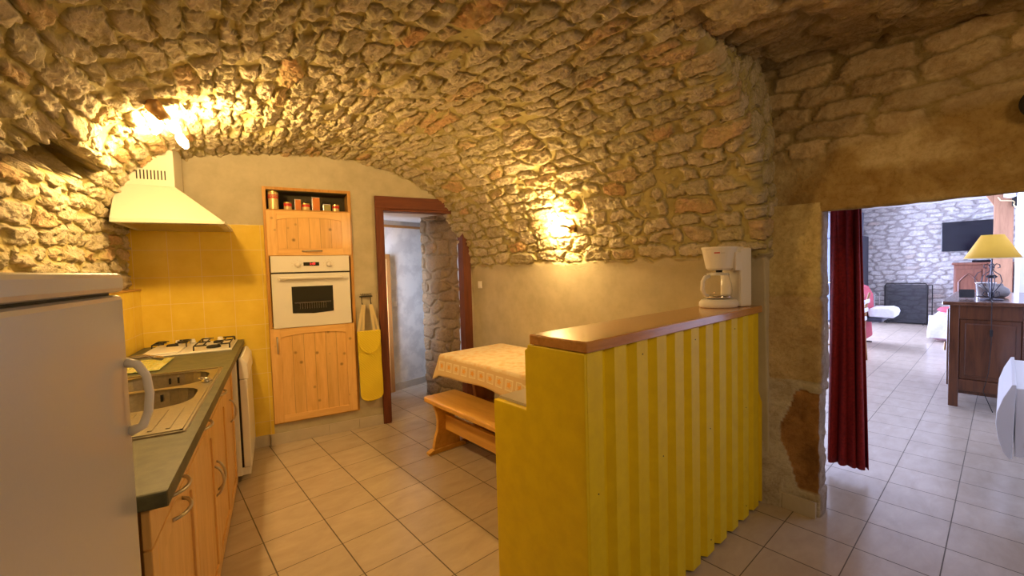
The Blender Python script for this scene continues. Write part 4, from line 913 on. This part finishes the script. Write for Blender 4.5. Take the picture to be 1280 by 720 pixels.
# heater
ht=thing('electric_heater','white curved electric panel heater on the right wall','heater',G(3.82,-.205,.19),TH)
prof=[(0.155,.445),(.172,.443),(.205,.36),(.228,.27),(.232,.20),(.222,.11),(.200,.03),(.175,-.005),(.165,0)]
q=MB(); poly=[(a_,z_) for a_,z_ in prof]; q.prism(poly,0,1.05,'x'); q.build('front_panel',M['white'],ht,bevel=.003)
q=MB(); q.box(.012,1.04,.035,.157,.015,.425); q.build('body',M['whiteplastic'],ht,bevel=.006)
q=MB(); q.box(.2,.3,.0,.035,.1,.35); q.box(.75,.85,.0,.035,.1,.35); q.build('wall_bracket',M['nickel'],ht)
q=MB(); q.box(.008,.0125,.10,.12,.08,.11); q.lathe([(.004,0),(.004,.002)],(0,0),6) ; q.build('switch',M['dark'],ht)
# TV
tv=thing('television','flat black television on the pale stone wall','television',G(12.16,.49,1.775),TH)
q=MB(); q.box(-.03,.03,-.37,.37,-.29,.29); q.build('case',M['tv'],tv,bevel=.006)
q=MB(); q.box(-.032,-.030,-.355,.355,-.27,.275); q.build('screen',mat('screen_glass',(.004,.004,.010),.07,coat=.5),tv)
q=MB(); q.box(.03,.09,-.1,.1,-.1,.1); q.tube([(.0,.0,-.29),(.0,.0,-.36)],.012,8); q.build('wall_mount',M['black'],tv)
# carved cabinet
cc=thing('carved_cabinet','carved reddish wooden cabinet with arched panel under the television','cabinet',G(11.72,.29),TH)
q=MB(); q.box(0,.42,-.37,.37,0,1.22); q.build('carcass',M['cherry'],cc,bevel=.005)
q=MB(); q.box(-.04,.44,-.38,.40,1.22,1.265); q.build('top',M['cherry'],cc,bevel=.012)
for sx in (-1,1):
    x0=.01 if sx>0 else -.35; x1=x0+.34; q=MB(); q.box(-.02,-.001,x0,x1,.18,1.14); d_=q.build('door',M['cherry'],cc,bevel=.004)
    pts=[(-.026,x0+.05,.25),(-.026,x0+.05,.90),(-.026,x0+.10,.98),(-.026,x0+.17,1.06),(-.026,x0+.24,.98),(-.026,x0+.29,.90),(-.026,x0+.29,.25),(-.026,x0+.05,.25)]
    q=MB(); q.tube(pts,.012,6); q.build('carved_moulding',M['cherry'],d_)
# media box on the cabinet
q=MB(); q.box(-.09,.09,-.13,.13,0,.04); o=q.build('media_box',M['tv'],loc=G(11.90,.30,1.2655),rotz=TH,bevel=.004); tag(o,'low black media box on the carved cabinet top','media player')
# post and bracket
ps=thing('wooden_post','pale brown square wooden post with angled bracket at ceiling','post',G(10.9,.045),TH); ps['kind']='structure'; ps.name='trim_4'
q=MB(); q.box(-.1,.1,-.11,.11,0,2.47); q.build('post',M['post'],ps,bevel=.01)
q=MB(); q.prism([(.11,2.22),(.11,2.47),(.24,2.47)],-.09,.09,'x'); q.build('bracket',M['post'],ps,bevel=.005)
wl2=thing('sconce','curved metal wall sconce with white shade beside the wooden post','wall light',G(10.70,-.04,2.24),TH)
q=MB(); q.tube([(.06,-.03,.0),(0,-.01,.02),(-.02,.05,.03),(-.01,.12,.04),(-.01,.15,.10)],.009,8); q.tube([(.06,-.03,.0),(0,-.02,-.04),(-.02,-.04,-.09)],.009,8); q.build('arm',M['strap'],wl2,smooth=True)
q=MB(); q.lathe([(.02,.07),(.07,.09),(.075,.15),(.04,.19)],(.0,.02),20); q.build('glass_shade',M['cloth_white'],wl2,smooth=True)
q=MB(); q.box(.05,.10,-.055,.0,-.06,.12); q.build('back_plate',M['black'],wl2)
# fire screen
fs_=thing('fire_screen','dark wire mesh fire screen standing before the stone wall','fire screen',G(12.05,1.37),TH)
q=MB(); q.box(-.004,.004,-.32,.32,.03,.83); q.build('wire_mesh',M['mesh'],fs_)
q=MB(); q.tube([(0,-.33,.02),(0,-.33,.80),(0,-.30,.85),(0,.30,.85),(0,.33,.80),(0,.33,.02),(0,-.33,.02)],.012,8); q.tube([(.0,-.40,.0),(.0,-.40,.82)],.009,8); q.tube([(0,-.40,.82),(0,-.33,.82)],.007,6); q.build('frame',M['black'],fs_,smooth=True)
for sy in (-.28,.28):
    q=MB(); q.tube([(-.09,sy,.006),(0,sy,.03),(.09,sy,.006)],.008,6); q.build('foot',M['black'],fs_)
# fire tools
ft=thing('fireplace_tools','set of silver fireplace tools on a stand beside the fire screen','fireplace tools',G(11.95,1.86),TH)
q=MB(); q.lathe([(.10,0),(.10,.015),(.03,.03),(0,.03)],(0,0),20); q.tube([(0,0,.02),(0,0,.62)],.010,8); q.tube([(0,-.09,.56),(0,.09,.56)],.006,6); q.build('stand',M['jar'],ft)
for sy in (-.085,.085):
    q=MB(); q.tube([(0,sy,.10),(0,sy,.60)],.007,6); q.lathe([(.0,.59),(.02,.62),(0,.65)],(0,sy),10); q.build('tool',M['jar'],ft)
q=MB(); q.box(-.05,.05,-.10,.10,.12,.16); q.build('shovel',M['iron'],ft,bevel=.01)
# tall grey cabinets
gc=thing('tall_cupboard','tall blue grey cupboard left of the pale stone wall','cupboard',G(11.55,2.35),TH)
q=MB(); q.box(0,.55,-.36,.5,0,1.87); q.build('carcass',M['greydark'],gc,bevel=.004)
for k in range(2):
    q=MB(); q.box(-.02,-.001,-.35+k*.42,.06+k*.42,.04,1.85); d_=q.build('door',M['greycab'],gc,bevel=.003)
    q=MB(); q.tube([(-.03,-.30+k*.42,.85),(-.045,-.22+k*.42,.88),(-.03,-.14+k*.42,.88)],.008,6); q.build('handle',M['chrome'],d_)
q=MB(); q.box(.0,.5,-.28,.5,1.872,2.40); o=q.build('upper_box',M['greycab'],gc,bevel=.004)
# armchair (facing +a, seen from behind left)
ac=thing('armchair','pink padded armchair showing its curved back behind the curtain','armchair',G(8.85,1.44),TH)
Q=[]
q=MB(); poly=[(.0,.10),(.02,.40),(-.01,.60),(.0,.80),(.06,.93),(.14,.97),(.22,.93),(.26,.80),(.24,.42),(.24,.10)]
q.prism(poly,-.33,.33,'x'); q.build('backrest',M['pink'],ac,bevel=.03)
for sx in (-.36,.28):
    q=MB(); q.prism([(.02,.12),(.26,.10),(.24,.42),(.10,.60),(.0,.58),(.03,.40)],sx,sx+.08,'x'); q.build('arm',M['lilac'],ac,bevel=.02)
q=MB(); q.box(-.27,.27,-.20,.02,.40,.462); q.build('seat',M['greydark'],ac,bevel=.02)
for sx in (-.25,.25):
    q=MB(); q.tube([(sx,.24,.12),(sx,.22,.012),(sx,-.0,.012)],.012,8); q.build('runner',M['black'],ac)
q=MB(); pr=[(-.16,.47),(-.18,.55),(-.165,.60),(-.10,.625),(.13,.61),(.15,.56),(.14,.472),(.05,.471)]
q.prism(pr,-.24,.24,'x'); o=q.build('folded_throw',M['cloth_white'],loc=G(8.85,1.27,0),rotz=TH,bevel=.02); tag(o,'thick white folded throw lying on the seat of the pink armchair','blanket')
# dining chair
dc=thing('dining_chair','light wooden slat back dining chair beside the curtain','chair',G(7.28,1.42),TH)
W2=M['chairwood']
q=MB(); q.box(-.20,.20,-.17,.22,.44,.47); q.build('seat',W2,dc,bevel=.01)
for sx in (-.19,.19):
    q=MB(); q.tube([(sx,-.18,0),(sx,-.15,.45),(sx,-.17,.75),(sx,-.21,.93)],[.014,.019,.017,.014],8); q.build('back_leg',W2,dc,smooth=True)
    q=MB(); q.tube([(sx,.19,0),(sx,.19,.45)],[.014,.018],8); q.build('front_leg',W2,dc,smooth=True)
for z_ in (.58,.70,.82):
    q=MB(); q.box(-.18,.18,-.185-.03*(z_-.58)/.24,-.165-.03*(z_-.58)/.24,z_-.025,z_+.025); q.build('back_slat',M['cloth_white'],dc,bevel=.006)
q=MB(); q.box(-.18,.18,-.145,-.13,.20,.225); q.box(-.205,-.185,-.14,.18,.22,.24); q.box(.185,.205,-.14,.18,.22,.24); q.build('stretcher',W2,dc)
# sofa with throw
so=thing('sofa','low sofa under a white throw partly behind the sideboard','sofa',G(9.75,.33),TH)
q=MB(); q.box(-.02,.80,-.40,.44,.03,.40); q.build('base',M['lilac'],so,bevel=.04)
q=MB(); q.box(-.05,.80,-.415,-.27,.05,.80); q.build('backrest',M['greydark'],so,bevel=.05)
n,m=50,40
prof=np.array([(.50,.06),(.495,.20),(.475,.36),(.44,.425),(.36,.44),(.0,.445),(-.25,.445)]); dd=np.concatenate([[0],np.cumsum(np.linalg.norm(np.diff(prof,axis=0),axis=1))]); s=np.linspace(0,dd[-1],n)
ya=np.interp(s,dd,prof[:,0])[:,None].repeat(m,1); za=np.interp(s,dd,prof[:,1])[:,None].repeat(m,1); xb=np.linspace(-.045,.82,m)[None].repeat(n,0)
ya=ya+.018*np.sin(xb*22+za*6)*(za<.42)*(1-za); 
Pt=np.stack([xb,ya,za],-1)
o=gridmesh('throw',Pt,M['cloth_white'],parent=so); s_=o.modifiers.new('s','SOLIDIFY'); s_.thickness=.012
ya2=np.linspace(-.28,.49,n)[:,None].repeat(m,1); zz2=np.linspace(.07,.437,m)[None].repeat(n,0); xx2=-.042-.03*(1-zz2/.44)+.016*np.sin(ya2*20+zz2*9)*(1-zz2/.5); yy2=ya2+.0*zz2
o=gridmesh('throw_front',np.stack([xx2,yy2,zz2],-1),M['cloth_white'],parent=so,flip=True); s_=o.modifiers.new('s','SOLIDIFY'); s_.thickness=.012
cs=thing('cushion','pink cushion lying on the white covered sofa','cushion',G(10.0,.55,.455),TH)
q=MB(); q.lathe([(.03,0.0),(.16,.02),(.20,.055),(.16,.095),(.03,.115),(0,.115)],(0,0),20); q.build('cushion_cover',M['pink'],cs,smooth=True)

# ================================================================== LIGHTS
def area(name,loc,size,power,col,target,sy=None,spread=None):
    l=bpy.data.lights.new(name,'AREA'); l.shape='RECTANGLE'; l.size=size; l.size_y=sy or size; l.energy=power; l.color=col
    if spread: l.spread=spread
    o=bpy.data.objects.new(name,l); COL.objects.link(o); o.location=loc; d=Vector(target)-Vector(loc); o.rotation_euler=d.to_track_quat('-Z','Y').to_euler(); return o
DAY=(.58,.67,1.08)
area('window_daylight',G(9.65,4.05,1.15),2.6,620,DAY,G(9.65,0,.9),2.1)
area('window_daylight',G(5.4,4.05,1.45),1.5,100,DAY,G(5.2,0,.8),1.4)
area('hall_daylight',(.45,4.50,1.25),.4,22,(.74,.80,1.0),(1.1,5.1,1.15),1.2,math.radians(92))
area('passage_fill',G(1.0,-1.1,2.2),.5,17,(1,.64,.30),G(1.4,.8,.9),.5)  # added warm fill behind the camera for bar front and pillar, no visible fixture
w=bpy.data.worlds.new('World'); scn.world=w; w.use_nodes=True; bg=w.node_tree.nodes['Background']; bg.inputs[0].default_value=(.85,.62,.36,1); bg.inputs[1].default_value=.16
# ================================================================== CAMERA
cam=bpy.data.cameras.new('Camera'); co=bpy.data.objects.new('Camera',cam); COL.objects.link(co); scn.camera=co
from mathutils import Matrix
Rt=Vector((0.87505293,-0.4832041,-0.02821621)); Up=Vector((0.04713081,0.02704329,0.99852258)); Fw=Vector((0.48172715,0.87508997,-0.04643811))
mm=Matrix((( Rt.x,Up.x,-Fw.x,0),(Rt.y,Up.y,-Fw.y,0),(Rt.z,Up.z,-Fw.z,1.4),(0,0,0,1))); co.matrix_world=mm
cam.sensor_width=36; cam.lens=532.85/1280*36; cam.clip_start=.02; cam.clip_end=60
vs_=scn.view_settings; vs_.view_transform='Standard'; vs_.look='None'; vs_.gamma=1; vs_.exposure=-0.12; vs_.use_curve_mapping=False
